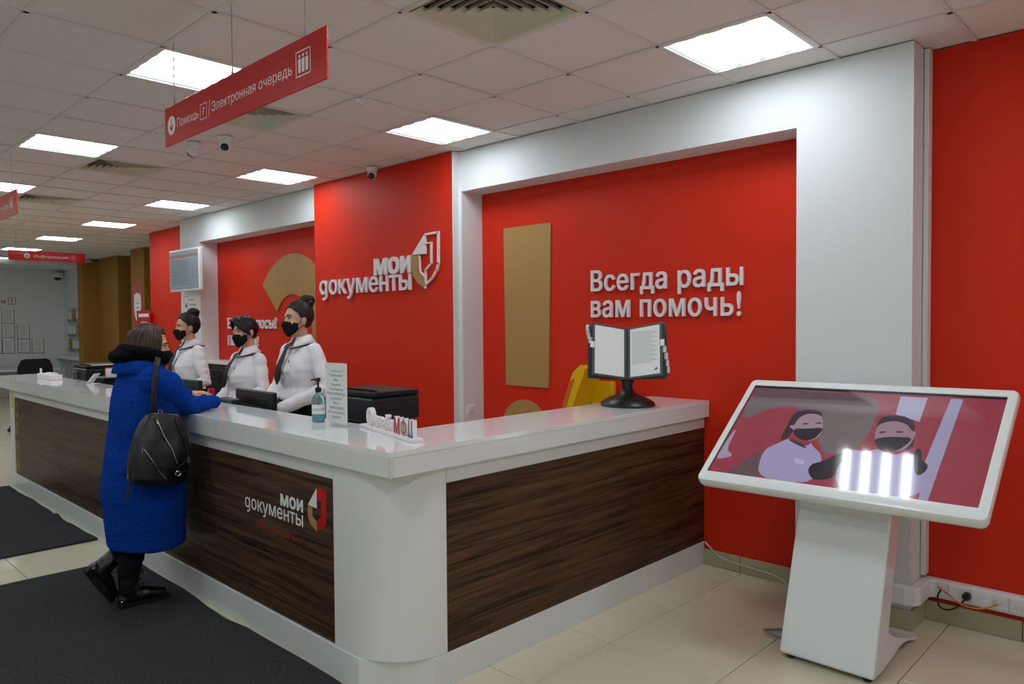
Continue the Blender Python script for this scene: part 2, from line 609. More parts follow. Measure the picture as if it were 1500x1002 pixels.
# far end: ochre pillars and box niche, white side room
gw = MB()
gw.box(-14.93, -14.26, 5.10, 6.5, 0, CEIL)
struct('wall_ochre_pillar', gw, M_goldwall)
struct('wall_ochre_pier', MB().box(-17.55, -16.36, 5.335, 6.5, 0, CEIL), M_goldwall)
struct('trim_7', MB().box(-17.86, -17.55, 5.01, 5.6, .79, 2.96), M_goldwall)
struct('trim_8', MB().box(-17.55, -16.36, 5.01, 5.334, .79, .845), M_goldwall)
struct('wall_ochre_back', MB().box(-17.0, -11.9, 6.4, 6.55, 0, CEIL), M_goldwall)
struct('wall_far', MB().box(XL - .15, XL, YB, 5.6, 0, CEIL), M_wwall)
struct('wall_side_room', MB().box(XL, -17.86, 5.285, 5.6, 0, CEIL), M_wwall)
struct('trim_9', MB().box(XL, -18.4, 1.2, 5.28, 2.92, CEIL), M_wwall)
struct('wall_right', MB().box(XR, XR + .15, YB, YW + .15, 0, CEIL), M_wwall)
struct('wall_front', MB().box(XL, XR, YB - .15, YB, 0, CEIL), M_wwall)
# skirting tiles
M_skirt = mat('beige_skirting', (178, 170, 140), 0.25, var=.05)
bb = struct('baseboard_right', MB().box(-1.145, XR, YW - .008, YW - .001, 0, .1), M_grout)
x = -1.135
while x < XR - .3:
    obj('skirting_tile', MB().rbox(x, x + .44, YW - .016, YW - .006, .001, .105, .002, 1), M_skirt, bb)
    x += .445
bb = struct('baseboard_niche', MB().box(-2.46, -1.755, YW - .008, YW - .001, 0, .1), M_grout)
for x0, x1 in ((-2.458, -2.202), (-2.199, -1.755)):
    obj('skirting_tile', MB().rbox(x0, x1, YW - .016, YW - .006, .001, .105, .002, 1), M_skirt, bb)
bb = struct('baseboard_pillar', MB().box(-1.75, -1.14, YF - .008, YF - .001, 0, .1), M_grout)
for x0, x1 in ((-1.75, -1.42), (-1.417, -1.13)):
    obj('skirting_tile', MB().rbox(x0, x1, YF - .016, YF - .006, .001, .105, .002, 1), M_skirt, bb)
obj('skirting_tile', MB().rbox(-1.142, -1.13, YF - .006, YW - .017, .001, .105, .002, 1), M_skirt, bb)

# ---- cable trunking round the pillar foot and along the red wall, sockets, plug
tk = thing('cable_trunking', 'white plastic cable trunking with sockets running low along the right red wall', 'trunking')
pth = MB()
prof = [(-1.74, 4.115), (-1.16, 4.115), (-1.115, 4.13), (-1.095, 4.17), (-1.095, 4.335), (-1.075, 4.352), (XR - .01, 4.352)]
inner = [(-1.74, 4.160), (-1.16, 4.160), (-1.142, 4.160), (-1.1405, 4.175), (-1.1405, 4.36), (-1.1405, 4.398), (XR - .01, 4.398)]
rings = []
for (ax, ay), (cx, cy) in zip(prof, inner):
    rings.append([(ax, ay, .145), (ax, ay, .225), ((ax * .9 + cx * .1), (ay * .9 + cy * .1), .233), (cx, cy, .233), (cx, cy, .138), ((ax * .9 + cx * .1), (ay * .9 + cy * .1), .138)])
obj('trunking_body', pth.loft(rings), M_white, tk)
for sx in (-.965, -.865):
    s_ = obj('socket_plate', MB().rbox(sx - .045, sx + .045, 4.342, 4.3525, .148, .222, .003, 1), M_white, tk)
for sx in (-.79, -.70):
    s_ = obj('data_plate', MB().rbox(sx - .042, sx + .042, 4.344, 4.3525, .15, .22, .003, 1), M_lam, tk)
    for q in (-.015, .015):
        obj('data_port', MB().box(sx + q - .009, sx + q + .009, 4.3425, 4.3445, .175, .195), M_edge, s_)
pg = thing('power_plug', 'black round power plug with a short black cord in the wall trunking', 'plug', (-.925, 4.342, .187))
obj('plug_body', MB().tube([(0, -.035, 0), (0, -.02, 0), (0, 0, 0)], [.016, .021, .021], 14), M_black, pg, True)
obj('cord', MB().tube(smooth_path([(0, -.03, -.005), (-.03, -.04, -.05), (-.08, -.03, -.085), (-.12, -.03, -.075), (-.13, -.02, -.03), (-.12, .002, .005)]), .0045, 8), M_black, pg, True)
tag(obj('patch_cord', MB().tube(smooth_path([(-1.06, 4.345, .202), (-1.0, 4.29, .192), (-.93, 4.275, .158), (-.85, 4.29, .155), (-.79, 4.338, .178)]), .004, 8), mat('orange_cable', (206, 122, 40), .5), None, True),
    'thin orange network cord hanging across the wall sockets', 'cord')
tag(obj('kiosk_cable', MB().tube(smooth_path([(-1.66, 4.08, .008), (-1.58, 3.92, .008), (-1.60, 3.75, .008), (-1.665, 3.63, .02), (-1.66, 3.575, .035), (-1.60, 3.56, .03), (-1.535, 3.60, .008)]), .006, 8), mat('grey_cable', (120, 120, 124), .5), None, True),
    'grey power cable looping on the floor beside the kiosk foot', 'cable')
tag(obj('floor_cable', MB().tube(smooth_path([(-2.44, 4.37, .155), (-2.40, 4.36, .13), (-2.32, 4.365, .075), (-2.15, 4.37, .055), (-2.0, 4.36, .05), (-1.9, 4.33, .04), (-1.80, 4.25, .02), (-1.76, 4.12, .008)]), .0055, 8), mat('white_cable', (196, 190, 184), .5), None, True),
    'thin pale cable sagging along the red wall from the counter end', 'cable')

# ---- ceiling lights
def lamp_mat():
    m = bpy.data.materials.new('lit_diffuser')
    m.use_nodes = True
    nt = m.node_tree
    nt.nodes.clear()
    out = nt.nodes.new('ShaderNodeOutputMaterial')
    em = nt.nodes.new('ShaderNodeEmission')
    em.inputs[0].default_value = (0.86, 0.955, 1.0, 1)
    tc = nt.nodes.new('ShaderNodeTexCoord')
    sp = nt.nodes.new('ShaderNodeSeparateXYZ')
    nt.links.new(tc.outputs['Object'], sp.inputs[0])
    k = nt.nodes.new('ShaderNodeMath'); k.operation = 'MULTIPLY'; k.inputs[1].default_value = 2 * pi / .139
    nt.links.new(sp.outputs[0], k.inputs[0])
    c = nt.nodes.new('ShaderNodeMath'); c.operation = 'COSINE'
    nt.links.new(k.outputs[0], c.inputs[0])
    a = nt.nodes.new('ShaderNodeMath'); a.operation = 'MULTIPLY_ADD'; a.inputs[1].default_value = -.5; a.inputs[2].default_value = .5
    nt.links.new(c.outputs[0], a.inputs[0])
    pw = nt.nodes.new('ShaderNodeMath'); pw.operation = 'POWER'; pw.inputs[1].default_value = 4.0
    nt.links.new(a.outputs[0], pw.inputs[0])
    st = nt.nodes.new('ShaderNodeMath'); st.operation = 'MULTIPLY_ADD'; st.inputs[1].default_value = LAMP * 3.0; st.inputs[2].default_value = LAMP * .10
    nt.links.new(pw.outputs[0], st.inputs[0])
    nt.links.new(st.outputs[0], em.inputs[1])
    nt.links.new(em.outputs[0], out.inputs[0])
    m.cycles.emission_sampling = 'FRONT_BACK'
    return m
M_lamp = lamp_mat()
def ceiling_light(first=None):
    t = thing('ceiling_light', 'square four tube ceiling light panel', 'ceiling light')
    fr = MB()
    fr.box(-.298, .298, -.298, -.278, -.001, .03); fr.box(-.298, .298, .278, .298, -.001, .03)
    fr.box(-.298, -.278, -.278, .278, -.001, .03); fr.box(.278, .298, -.278, .278, -.001, .03)
    fr.box(-.298, .298, -.298, .298, .03, .07)
    obj('frame', fr, M_white, t)
    d = MB()
    for k in range(4):                       # four rounded diffuser lobes, one under each tube
        xs = [-.278 + .139 * k + .139 * q / 6 for q in range(7)]
        zs = [.014 - .010 * sin(pi * q / 6) for q in range(7)]
        for q in range(6):
            d.add([(xs[q], -.278, zs[q]), (xs[q + 1], -.278, zs[q + 1]), (xs[q + 1], .278, zs[q + 1]), (xs[q], .278, zs[q])], [(3, 2, 1, 0)])
    me = d.mesh('diffuser', fixn=False)
    obj('diffuser', me, M_lamp, t)
    return t
proto = ceiling_light(); used = False
for j, row in LIGHT_ROWS.items():
    for i in row:
        loc = (GX + (i + .5) * GS, GY + (j + .5) * GS, CEIL)
        lab = {1: 'square four tube ceiling light panel in the row nearest the red wall', -2: 'square four tube ceiling light panel in the row above the counter front and dark mats',
               -5: 'square four tube ceiling light panel in the row over the open waiting hall', -8: 'square four tube ceiling light panel in the row by the front wall'}[j]
        grp = {1: 'ceiling lights along the red wall', -2: 'ceiling lights along the counter front', -5: 'ceiling lights over the waiting hall', -8: 'ceiling lights by the front wall'}[j]
        lab = {(1, 1): 'square four tube ceiling light panel above the touch kiosk and white pillar', (-3, 1): 'square four tube ceiling light panel at the right edge of the red logo pier',
               (-7, 1): 'square four tube ceiling light panel in front of the left edge of the logo pier', (-11, 1): 'square four tube ceiling light panel before the pillar with the wall monitor',
               (-15, 1): 'square four tube ceiling light panel beyond the red wall, before the ochre pillars', (-3, -2): 'square four tube ceiling light panel half behind the red queue sign',
               (-7, -2): 'square four tube ceiling light panel between the red queue sign and far sign', (-11, -2): 'square four tube ceiling light panel behind the far red queue sign'}.get((i, j), lab)
        if not used:
            o = proto; o.location = loc; o['label'] = lab; o['group'] = grp; used = True
        else:
            o = dup(proto, loc, None, lab, grp)

# ---- air diffusers
def vent():
    t = thing('air_vent', 'square cream ceiling air vent with nested angled louvres', 'air vent')
    obj('backing', MB().box(-.285, .285, -.285, .285, .05, .056), M_dark, t)
    def ring(a0, z0, a1, z1, th=.003):
        mb = MB()
        for (c, s) in ((1, 0), (0, 1), (-1, 0), (0, -1)):
            rot = lambda x, y: (x * c - y * s, x * s + y * c)
            q = [rot(a0, -a0), rot(a0, a0), rot(a1, a1), rot(a1, -a1)]
            z = [z0, z0, z1, z1]
            mb.add([(p[0], p[1], zz) for p, zz in zip(q, z)] + [(p[0], p[1], zz + th) for p, zz in zip(q, z)],
                   [(0, 1, 2, 3), (7, 6, 5, 4), (0, 4, 5, 1), (1, 5, 6, 2), (2, 6, 7, 3), (3, 7, 4, 0)])
        return mb
    obj('frame', ring(.300, -.002, .276, .004), M_vent, t)
    for k in range(6):
        a = .270 - k * .044
        obj('louvre', ring(a, .0, a - .024, .034), M_vent, t)
    return t
pv = vent()
for k, (i, j) in enumerate(sorted(VENTS, reverse=True)):
    loc = (GX + (i + .5) * GS, GY + (j + .5) * GS, CEIL)
    lab = {0: 'large square cream air vent above the end of the counter', -4: 'square cream air vent just behind the red queue sign', -8: 'square cream air vent beyond the ceiling cameras', -12: 'square cream air vent above the far sign and wall monitor'}[i]
    if k == 0:
        pv.location = loc; pv['label'] = lab; pv['group'] = 'ceiling air vents'
    else:
        dup(pv, loc, None, lab, 'ceiling air vents')

# ================================================================ COUNTER
ct = thing('reception_counter', 'L-shaped white reception counter clad in dark striped wood panels', 'counter', (0, 0, 0))
PY, PX, CL = 1.838, -2.462, -8.80       # front panel plane, side panel plane, left end
core = MB()
core.box(CL + .02, -2.9, PY + .02, 2.16, .02, 1.0)
core.box(-2.86, PX - .02, 2.14, YW - .004, .02, 1.0)
obj('carcass', core, M_lam, ct)
seams = [CL + .165, -7.15, -5.0, -2.902]
for a, b in zip(seams[:-1], seams[1:]):
    obj('wood_panel', MB().rbox(a + .001, b - .001, PY, PY + .019, .152, .908, .0015, 1), M_wood, ct)
for a, b in ((2.132, YW - .006),):
    obj('wood_panel', MB().rbox(PX - .019, PX, a, b, .152, .908, .0015, 1), M_wood, ct)
obj('end_stile', MB().rbox(CL, CL + .163, PY - .004, PY + .3, .152, .985, .002, 1), M_lam, ct)
obj('upper_rail', MB().rbox(CL + .165, -2.903, PY - .003, PY + .019, .910, .985, .0015, 1), M_lam, ct)
obj('upper_rail', MB().rbox(PX - .019, PX + .003, 2.133, YW - .006, .910, .985, .0015, 1), M_lam, ct)
obj('plinth', MB().rbox(CL + .0, -2.702, PY - .012, PY + .01, 0, .150, .0015, 1), M_lam, ct)
obj('plinth', MB().rbox(PX - .02, PX + .002, 2.052, YW - .006, 0, .150, .0015, 1), M_lam, ct)
obj('plinth', MB().prism([(-2.700, PY - .012), (PX + .002, 2.050), (PX - .02, 2.055), (-2.705, PY + .01)], lambda u, v, d: (u, v, d), 0, .150), M_lam, ct)
# rounded corner post
R = .295
poly = [(-2.900, PY - .003)]
for k in range(17):
    a = -pi / 2 + (pi / 2) * k / 16
    poly.append((PX + .003 - R + R * cos(a), PY - .003 + R + R * sin(a)))
poly += [(-2.62, 2.131), (-2.62, 2.2), (-2.900, 2.2)]
obj('rounded_corner', MB().prism(poly, lambda u, v, d: (u, v, d), .152, .985), M_lam, ct, True)
lt = MB()
for k, ch in enumerate('ОФНИ'):
    vs, fs = GL[(ch, 0.03, True)]
    xs = [q[0] for q in vs]; zs = [q[1] for q in vs]
    h = .15; wd = .13
    lt.add([(CL + .175 + (q[0] - min(xs)) / (max(xs) - min(xs)) * wd, PY - .001, .86 - k * .18 - h + (q[1] - min(zs)) / (max(zs) - min(zs)) * h) for q in vs], fs)
obj('gold_lettering', lt.mesh('gold_lettering', fixn=False), mat('gold_print', (150, 124, 58), .4), ct)
obj('yellow_sticker', MB().box(CL + .05, CL + .14, PY - .0055, PY - .0035, .80, .965), mat('yellow_sticker', (206, 192, 48), .5), ct)
# logo print on the front panel
P2 = PXZ(PY - .0006)
flat_letters('мои', -3.385, -3.168, .713, .770, 'м', P2, M_signw, ct, 0.035, 'logo_letter')
flat_letters('gокументы', -3.763, -3.170, .640, .697, 'о', P2, M_signw, ct, 0.008, 'logo_letter')
def flatpoly(polys, place):
    b = MB()
    for p in polys:
        b.add([place(u, v, 0) for u, v in p], [tuple(range(len(p)))])
    return b
obj('logo_fold', flatpoly([[(-3.124, .756), (-3.044, .85), (-3.044, .752)]], P2).mesh('f', fixn=False), M_signw, ct)
obj('logo_gold', flatpoly([[(-3.126, .752), (-3.126, .70), (-3.105, .67), (-3.046, .640), (-3.046, .69), (-3.082, .71), (-3.085, .752)]], P2).mesh('f', fixn=False), M_gold, ct)
obj('logo_red', flatpoly([[(-3.042, .85), (-2.962, .85), (-2.963, .70), (-2.99, .672), (-3.042, .652), (-3.042, .70), (-3.008, .715), (-3.005, .79), (-3.042, .795)]], P2).mesh('f', fixn=False), M_sign, ct)
mb = MB()
flat_text(mb, 'работаем для вас', -3.64, -3.19, .555, .585, 'б', P2)
obj('red_slogan', mb.mesh('red_slogan', fixn=False), mat('dark_red_print', (158, 24, 18), .5), ct)

wt = thing('counter_worktop', 'glossy white L-shaped worktop with deep apron on the reception counter', 'worktop')
TF, TR_, TZ = 1.800, -2.425, 1.092
top = [(-9.3, TF), (TR_, TF), (TR_, YW - .003), (-2.885, YW - .003), (-2.885, 2.215), (-9.3, 2.215)]
obj('slab', MB().prism(top, lambda u, v, d: (u, v, d), TZ - .022, TZ), M_top, wt)
def apron(poly):
    return MB().prism(poly, lambda u, v, d: (u, v, d), .986, TZ - .0225)
xs = [-9.3, -6.4, -4.02, TR_ + .0]
for a, b in zip(xs[:-1], xs[1:]):
    obj('apron_board', apron([(a + .001, TF + .001), (b - .003, TF + .001), (b - .003, TF + .03), (a + .001, TF + .03)]), M_lam, wt)
for a, b in ((TF + .02, 3.05), (3.052, YW - .004)):
    obj('apron_board', apron([(TR_ - .03, a), (TR_ - .001, a), (TR_ - .001, b), (TR_ - .03, b)]), M_lam, wt)
obj('edge_band', apron([(TR_ - .012, TF + .0005), (TR_ + .0005, TF + .0005), (TR_ + .0005, TF + .014), (TR_ - .012, TF + .014)]), M_edge, wt)
obj('underside', MB().prism([(-9.29, TF + .03), (TR_ - .03, TF + .03), (TR_ - .03, YW - .01), (-2.88, YW - .01), (-2.88, 2.2), (-9.29, 2.2)], lambda u, v, d: (u, v, d), 1.002, TZ - .023), M_lam, wt)

# clerks' lower desk behind the counter
dk = thing('clerk_desk', 'low white work desk behind the reception counter', 'desk')
obj('desk_top', MB().rbox(-8.75, -2.95, 2.225, 2.47, .73, .76, .003, 1), M_lam, dk)
for x in (-8.6, -6.9, -5.1, -3.1):
    obj('desk_leg', MB().rbox(x - .02, x + .02, 2.26, 2.44, 0, .729, .003, 1), M_lam, dk)

# ---- floor mats
def floor_mat(name, label, x0, x1, y0, y1, wob, ridge=None):
    nx, ny = 46, 26
    def z(u, v):
        x = x0 + (x1 - x0) * u; y = y0 + (y1 - y0) * v
        h = .012 + wob * .006 * noise.noise(Vector((x * 2.1, y * 2.3, wob)))
        if ridge:
            d = (x - ridge[0]) + (y - y1) * ridge[1]
            h += ridge[2] * math.exp(-(d / .10) ** 2) * (0.3 + .7 * v)
        return max(h, .006)
    vs = []; fs = []
    for j in range(ny + 1):
        for i in range(nx + 1):
            u, v = i / nx, j / ny
            e = .012 * noise.noise(Vector((u * 9, v * 5, 3))) * (1 if j == ny else 0)
            ex = .01 * noise.noise(Vector((v * 4, u, 5)))
            if j == ny and ridge:
                e -= .035 * math.exp(-(((x0 + (x1 - x0) * u) - ridge[0]) / .22) ** 2)
            vs.append((x0 + (x1 - x0) * u + ex, y0 + (y1 - y0) * v + e, z(u, v)))
    n = nx + 1
    for j in range(ny):
        for i in range(nx):
            fs.append((j * n + i, j * n + i + 1, (j + 1) * n + i + 1, (j + 1) * n + i))
    mb = MB().add(vs, fs)
    edge = [i for i in range(n)] + [j * n + nx for j in range(1, ny + 1)] + [ny * n + i for i in range(nx - 1, -1, -1)] + [j * n for j in range(ny - 1, 0, -1)]
    k = len(mb.v)
    mb.v += [(vs[i][0], vs[i][1], .001) for i in edge]
    L = len(edge)
    mb.f += [(edge[a], k + a, k + (a + 1) % L, edge[(a + 1) % L]) for a in range(L)]
    mb.f.append(tuple(k + a for a in range(L)))
    return tag(obj(name, mb, M_mat, None, True), label, 'mat', 'floor mats')
floor_mat('floor_mat', 'charcoal carpet mat under the boots of the woman in blue', -5.43, -2.78, -.75, 1.808, 1.0, (-4.0, .1, .012))
floor_mat('floor_mat', 'charcoal carpet mat with a raised crease near the far counter end', -8.75, -6.07, -.9, 1.80, 2.0, (-6.95, -.35, .045))
tag(obj('floor_tape', MB().box(-10.1, -9.75, 1.72, 1.80, .0005, .0015), M_yellow), 'short strip of yellow tape on the floor tiles', 'tape')

# ================================================================ WALL GRAPHICS
def sprism(poly, Y, d):
    return MB().prism(poly, PXZ(Y), 0, d)
ex = thing('wall_exclamation_mark', 'large flat gold exclamation mark panel on the red niche wall', 'wall panel')
obj('bar', sprism([(-4.307, 2.396), (-3.79, 2.396), (-3.822, 1.095), (-4.289, 1.095)], YW - .001, .012), M_gold, ex)
obj('dot', sprism([(-4.085 + .26 * cos(2 * pi * k / 48), .725 + .26 * sin(2 * pi * k / 48)) for k in range(48)], YW - .001, .012), M_gold, ex)
cx, cz, Ro, Ri = -7.73, 1.54, .886, .42
poly = [(cx + Ro * cos(radians(a)), cz + Ro * sin(radians(a))) for a in range(142, -41, -4)]
poly += [(-7.28, .86), (-8.03, .86), (-8.03, 1.10), (-8.0, 1.19), (-7.9, 1.31), (-7.73, 1.42), (-7.5, 1.46)]
poly += [(cx + Ri * cos(radians(a)), cz + Ri * sin(radians(a))) for a in range(-8, 149, 4)]
q = thing('wall_question_mark', 'large flat gold question mark panel on the red wall behind the clerks', 'wall panel')
obj('hook', sprism(poly, YW - .001, .012), M_gold, q)
obj('dot', sprism([(-7.66 + .24 * cos(2 * pi * k / 40), .50 + .24 * sin(2 * pi * k / 40)) for k in range(40)], YW - .001, .012), M_gold, q)
lt = thing('wall_slogan', 'raised white slogan of two lines on the red niche wall', 'lettering')
PW = PXZ(YW - .006)
letters('Всегда рады', -3.390, -2.180, 1.845, 1.998, 'В', PW, .018, M_letter, lt, 0.012, space=.03)
letters('вам помочь!', -3.390, -2.195, 1.652, 1.772, 'в', PW, .018, M_letter, lt, 0.012, space=.03)
lt = thing('wall_question_slogan', 'raised white two-line question lettering on red wall beside gold question mark', 'lettering')
letters('Есть вопросы?', -9.371, -8.09, 1.563, 1.70, 'Е', PW, .018, M_letter, lt, 0.012)
letters('Поможем!', -9.371, -8.55, 1.344, 1.47, 'П', PW, .018, M_letter, lt, 0.012)
lg = thing('wall_logo', 'raised white and gold document logo with lettering on the red pier', 'logo')
PL = PXZ(4.10 - .008)
letters('мои', -5.697, -5.150, 2.071, 2.215, 'м', PL, .02, M_letter, lg, 0.035)
letters('gокументы', -6.638, -5.153, 1.912, 2.056, 'о', PL, .02, M_letter, lg, 0.008)
LP = lambda p: MB().prism(p, PL, 0, .02)
obj('fold', LP([(-5.129, 2.216), (-4.950, 2.386), (-4.944, 2.386), (-4.944, 2.212)]), M_letter, lg)
obj('gold_page', LP([(-5.134, 2.208), (-5.136, 2.09), (-5.115, 2.03), (-5.06, 1.97), (-4.965, 1.917), (-4.965, 2.015), (-5.028, 2.062), (-5.034, 2.208)]), M_gold, lg)
def stroke(pts, wd):
    L_ = []; R_ = []
    for i, p in enumerate(pts):
        a = Vector(pts[max(i - 1, 0)]); b = Vector(pts[min(i + 1, len(pts) - 1)])
        t = (b - a).normalized(); n_ = Vector((-t.y, t.x)) * wd / 2
        L_.append((p[0] + n_.x, p[1] + n_.y)); R_.append((p[0] - n_.x, p[1] - n_.y))
    return LP(L_ + R_[::-1])
def poly_stroke(name, pts, wd):
    b = MB()
    for a, c in zip(pts[:-1], pts[1:]):
        A, C_ = Vector(a), Vector(c); t = (C_ - A).normalized()
        s_ = stroke([tuple(A - t * wd * .45), tuple(C_ + t * wd * .45)], wd)
        b.add(s_.v, s_.f)
    return obj(name, b, M_letter, lg)
poly_stroke('outline_outer', [(-4.945, 2.378), (-4.778, 2.383), (-4.780, 2.12), (-4.80, 2.065), (-4.86, 2.0), (-4.952, 1.945)], .017)
poly_stroke('outline_inner', [(-4.945, 2.300), (-4.872, 2.303), (-4.874, 2.125), (-4.952, 2.070), (-4.952, 1.92)], .013)
poly_stroke('page_edge', [(-5.030, 2.20), (-5.026, 2.065), (-4.962, 2.018)], .010)

# light switch on the niche jamb
sw = thing('light_switch', 'small white square light switch on the white niche jamb', 'switch', (-4.574, 4.24, .885))
obj('plate', MB().rbox(0, .010, -.04, .04, -.04, .04, .003, 2), M_white, sw)
obj('rocker', MB().rbox(.0102, .017, -.025, .025, -.025, .025, .003, 1), M_lam, sw)

# ---- wall screen and pictogram sticker on the white pillar
tv = thing('wall_monitor', 'white framed information monitor tilted forward on white pillar', 'monitor', (-9.80, 4.05, 2.33))
obj('case', MB().rbox(-.47, .47, -.05, .0, -.275, .275, .01, 2), M_white, tv)
obj('screen', MB().box(-.445, .445, -.0525, -.0502, -.250, .250), mat('lit_grey_screen', (96, 104, 112), .25, emit=(120, 132, 144), estr=.22), tv)
obj('screen_header', MB().box(-.445, .445, -.0535, -.0526, .165, .205), mat('screen_brown', (110, 84, 72), .3, emit=(140, 104, 90), estr=.15), tv)
for k in range(11):
    obj('screen_row', MB().box(-.40, .16 - .02 * (k % 3), -.0533, -.0527, .125 - k * .03, .131 - k * .03), mat('screen_row_grey', (112, 120, 128), .3), tv)
obj('bracket', MB().box(-.1, .1, .0, .112, -.12, .12), M_black, tv)
st = thing('pictogram_notice', 'white notice with black phone pictogram on the pillar below the monitor', 'notice', (-9.98, YF - .001, 1.86))
obj('sheet', MB().box(-.28, .28, -.002, 0, -.16, .19), M_paper, st)
fr = MB()
for a in ((-.23, -.09, .13, .135), (-.23, -.09, -.085, -.08), (-.23, -.225, -.085, .135), (-.095, -.09, -.085, .135)):
    fr.box(a[0], a[1], -.0032, -.0021, a[2], a[3])
obj('pictogram', fr.prism([(-.19, .0), (-.16, .06), (-.13, .01), (-.15, -.03), (-.17, .0)], PXZ(-.0021), 0, .001), M_ink, st)
ln = MB()
for k in range(3): ln.box(-.04, .12 + .05 * k, -.0032, -.0021, .08 - k * .07, .10 - k * .07)
obj('printed_lines', ln, M_inkl, st)
# poster on the ochre pillar, small red plate
po = thing('pillar_poster', 'tall faded red poster with white figure on the ochre pillar', 'poster', (-14.60, 5.098, 1.98))
obj('sheet', MB().box(-.25, .25, -.004, 0, -.62, .42), mat('poster_red', (176, 78, 72), .6), po)
obj('figure', MB().prism([(-.16, .2), (0, .24), (.16, .2), (.18, .0), (.12, -.2), (.05, -.3), (.0, -.42), (-.05, -.3), (-.14, -.2), (-.18, 0)], PXZ(-.0041), 0, .001), M_paper, po)
ln = MB()
for k in range(3): ln.box(-.09, .09, -.007, -.0052, .03 - k * .085, .05 - k * .085)
for k in range(4): ln.box(-.2, .2, -.006, -.0041, -.48 - k * .035, -.465 - k * .035)
obj('printed_lines', ln, M_inkl, po)
rp = thing('wall_notice_plate', 'red notice plate with white heading at end of the red wall', 'notice', (-12.2, YW - .06, 1.68))
obj('plate', MB().box(-.28, .28, 0, .01, -.16, .16), M_sign, rp)
obj('heading', MB().box(-.2, .22, -.002, -.0001, .06, .11), M_signw, rp)
obj('text_block', MB().box(-.1, .15, -.002, -.0001, -.04, -.01), M_inkl, rp)
obj('mount', MB().box(.2, .26, .0101, .06, -.05, .05), M_sign, rp)

# ================================================================ HANGING SIGNS
def sign_icons(mb, place, s, z0, kind):
    pass
def hanging_sign(label, x1, y, z0, length, group):
    """red queue sign along x, right end at x1"""
    h = .198
    t = thing('hanging_sign', label, 'sign', (x1, y, z0), 0, group)
    L = length
    obj('board', MB().rbox(-L, 0, -.004, .004, 0, h, .0015, 1), M_sign, t)
    for f, nm in ((-1, 'front'), (1, 'back')):
        pl = (lambda u, v, d: (u, -.0048 - d, v)) if f < 0 else (lambda u, v, d: (-L - u, .0048 + d, v))
        mb = MB()
        k = L / 1.526
        X = lambda u: -L + u * k
        flat_letters('Помощь', X(.155), X(.405), .073, .118, 'П', pl, M_signw, t)
        flat_letters('/', X(.515), X(.535), .058, .135, '/', pl, M_signw, t)
        flat_letters('Электронная очередь', X(.548), X(1.275), .073, .118, 'Э', pl, M_signw, t)
        flat_text(mb, '?', X(.45), X(.472), .078, .112, '?', pl)
        def frame(u0, u1, v0, v1, w_):
            for a in ((u0, u1, v0, v0 + w_), (u0, u1, v1 - w_, v1), (u0, u0 + w_, v0, v1), (u1 - w_, u1, v0, v1)):
                mb.add([pl(a[0], a[2], 0), pl(a[1], a[2], 0), pl(a[1], a[3], 0), pl(a[0], a[3], 0)], [(0, 1, 2, 3)])
        frame(X(.424), X(.498), .056, .130, .004)
        obj('help_icon', mb.mesh('l', fixn=False), M_signw, t)
        mb = MB()
        frame(X(1.305), X(1.415), .05, .150, .005)
        for q in (1.333, 1.36, 1.387):
            c = X(q)
            mb.add([pl(c + du, dv, 0) for du, dv in ((-.009, .065), (.009, .065), (.011, .118), (-.011, .118))], [(0, 1, 2, 3)])
            mb.add([pl(c + .007 * cos(pi * e / 4), .129 + .007 * sin(pi * e / 4), 0) for e in range(8)], [tuple(range(8))])
        obj('queue_icon', mb.mesh('l', fixn=False), M_signw, t)
        c = X(.085)
        mb = MB().add([pl(c + .048 * cos(2 * pi * e / 32), .096 + .048 * sin(2 * pi * e / 32), 0) for e in range(32)], [tuple(range(32))])
        a_ = obj('disc', mb.mesh('d', fixn=False), M_signw, t)
        mb = MB().add([pl(c + du, .096 + dv, .0006) for du, dv in ((-.004, .034), (.004, .034), (.004, -.012), (.022, .006), (.022, -.008), (0, -.032), (-.022, -.008), (-.022, .006), (-.004, -.012))], [tuple(range(9))])
        obj('arrow', mb.mesh('a', fixn=False), M_sign, a_)
    for u in (-L + .115, -L * .505, -.155):
        obj('suspension_wire', MB().tube([(u, 0, h - .001), (u, 0, CEIL - z0)], .0016, 6), M_wire, t)
        obj('wire_clip', MB().tube([(u, 0, h), (u, 0, h + .03)], .004, 6), M_wire, t)
    return t
hanging_sign('red hanging queue sign in front of the ceiling air vent beside the turret cameras', -2.417, 1.532, 2.534, 1.526, 'hanging signs')
hanging_sign('red hanging queue sign partly cut off, over the far floor mat', -6.99, 1.54, 2.52, 1.5, 'hanging signs')
sg = thing('hanging_sign', 'red hanging information sign across the aisle before the white far wall', 'sign', (-13.0, 2.735, 2.60), 0, 'hanging signs')
obj('board', MB().rbox(-.004, .004, 0, 1.035, 0, .148, .0015, 1), M_sign, sg)
pl = lambda u, v, d: (.0048 + d, u, v)
flat_letters('Информация', .33, .79, .05, .095, 'И', pl, M_signw, sg)
mb = MB()
flat_text(mb, '?', .845, .862, .052, .09, '?', pl)
for a in ((.82, .89, .035, .038), (.82, .89, .105, .108), (.82, .823, .035, .108), (.887, .89, .035, .108)):
    mb.add([pl(a[0], a[2], 0), pl(a[1], a[2], 0), pl(a[1], a[3], 0), pl(a[0], a[3], 0)], [(0, 1, 2, 3)])
obj('help_icon', mb.mesh('l', fixn=False), M_signw, sg)
mb = MB().add([pl(.24 + .04 * cos(2 * pi * e / 24), .074 + .04 * sin(2 * pi * e / 24), 0) for e in range(24)], [tuple(range(24))])
d_ = obj('disc', mb.mesh('d', fixn=False), M_signw, sg)
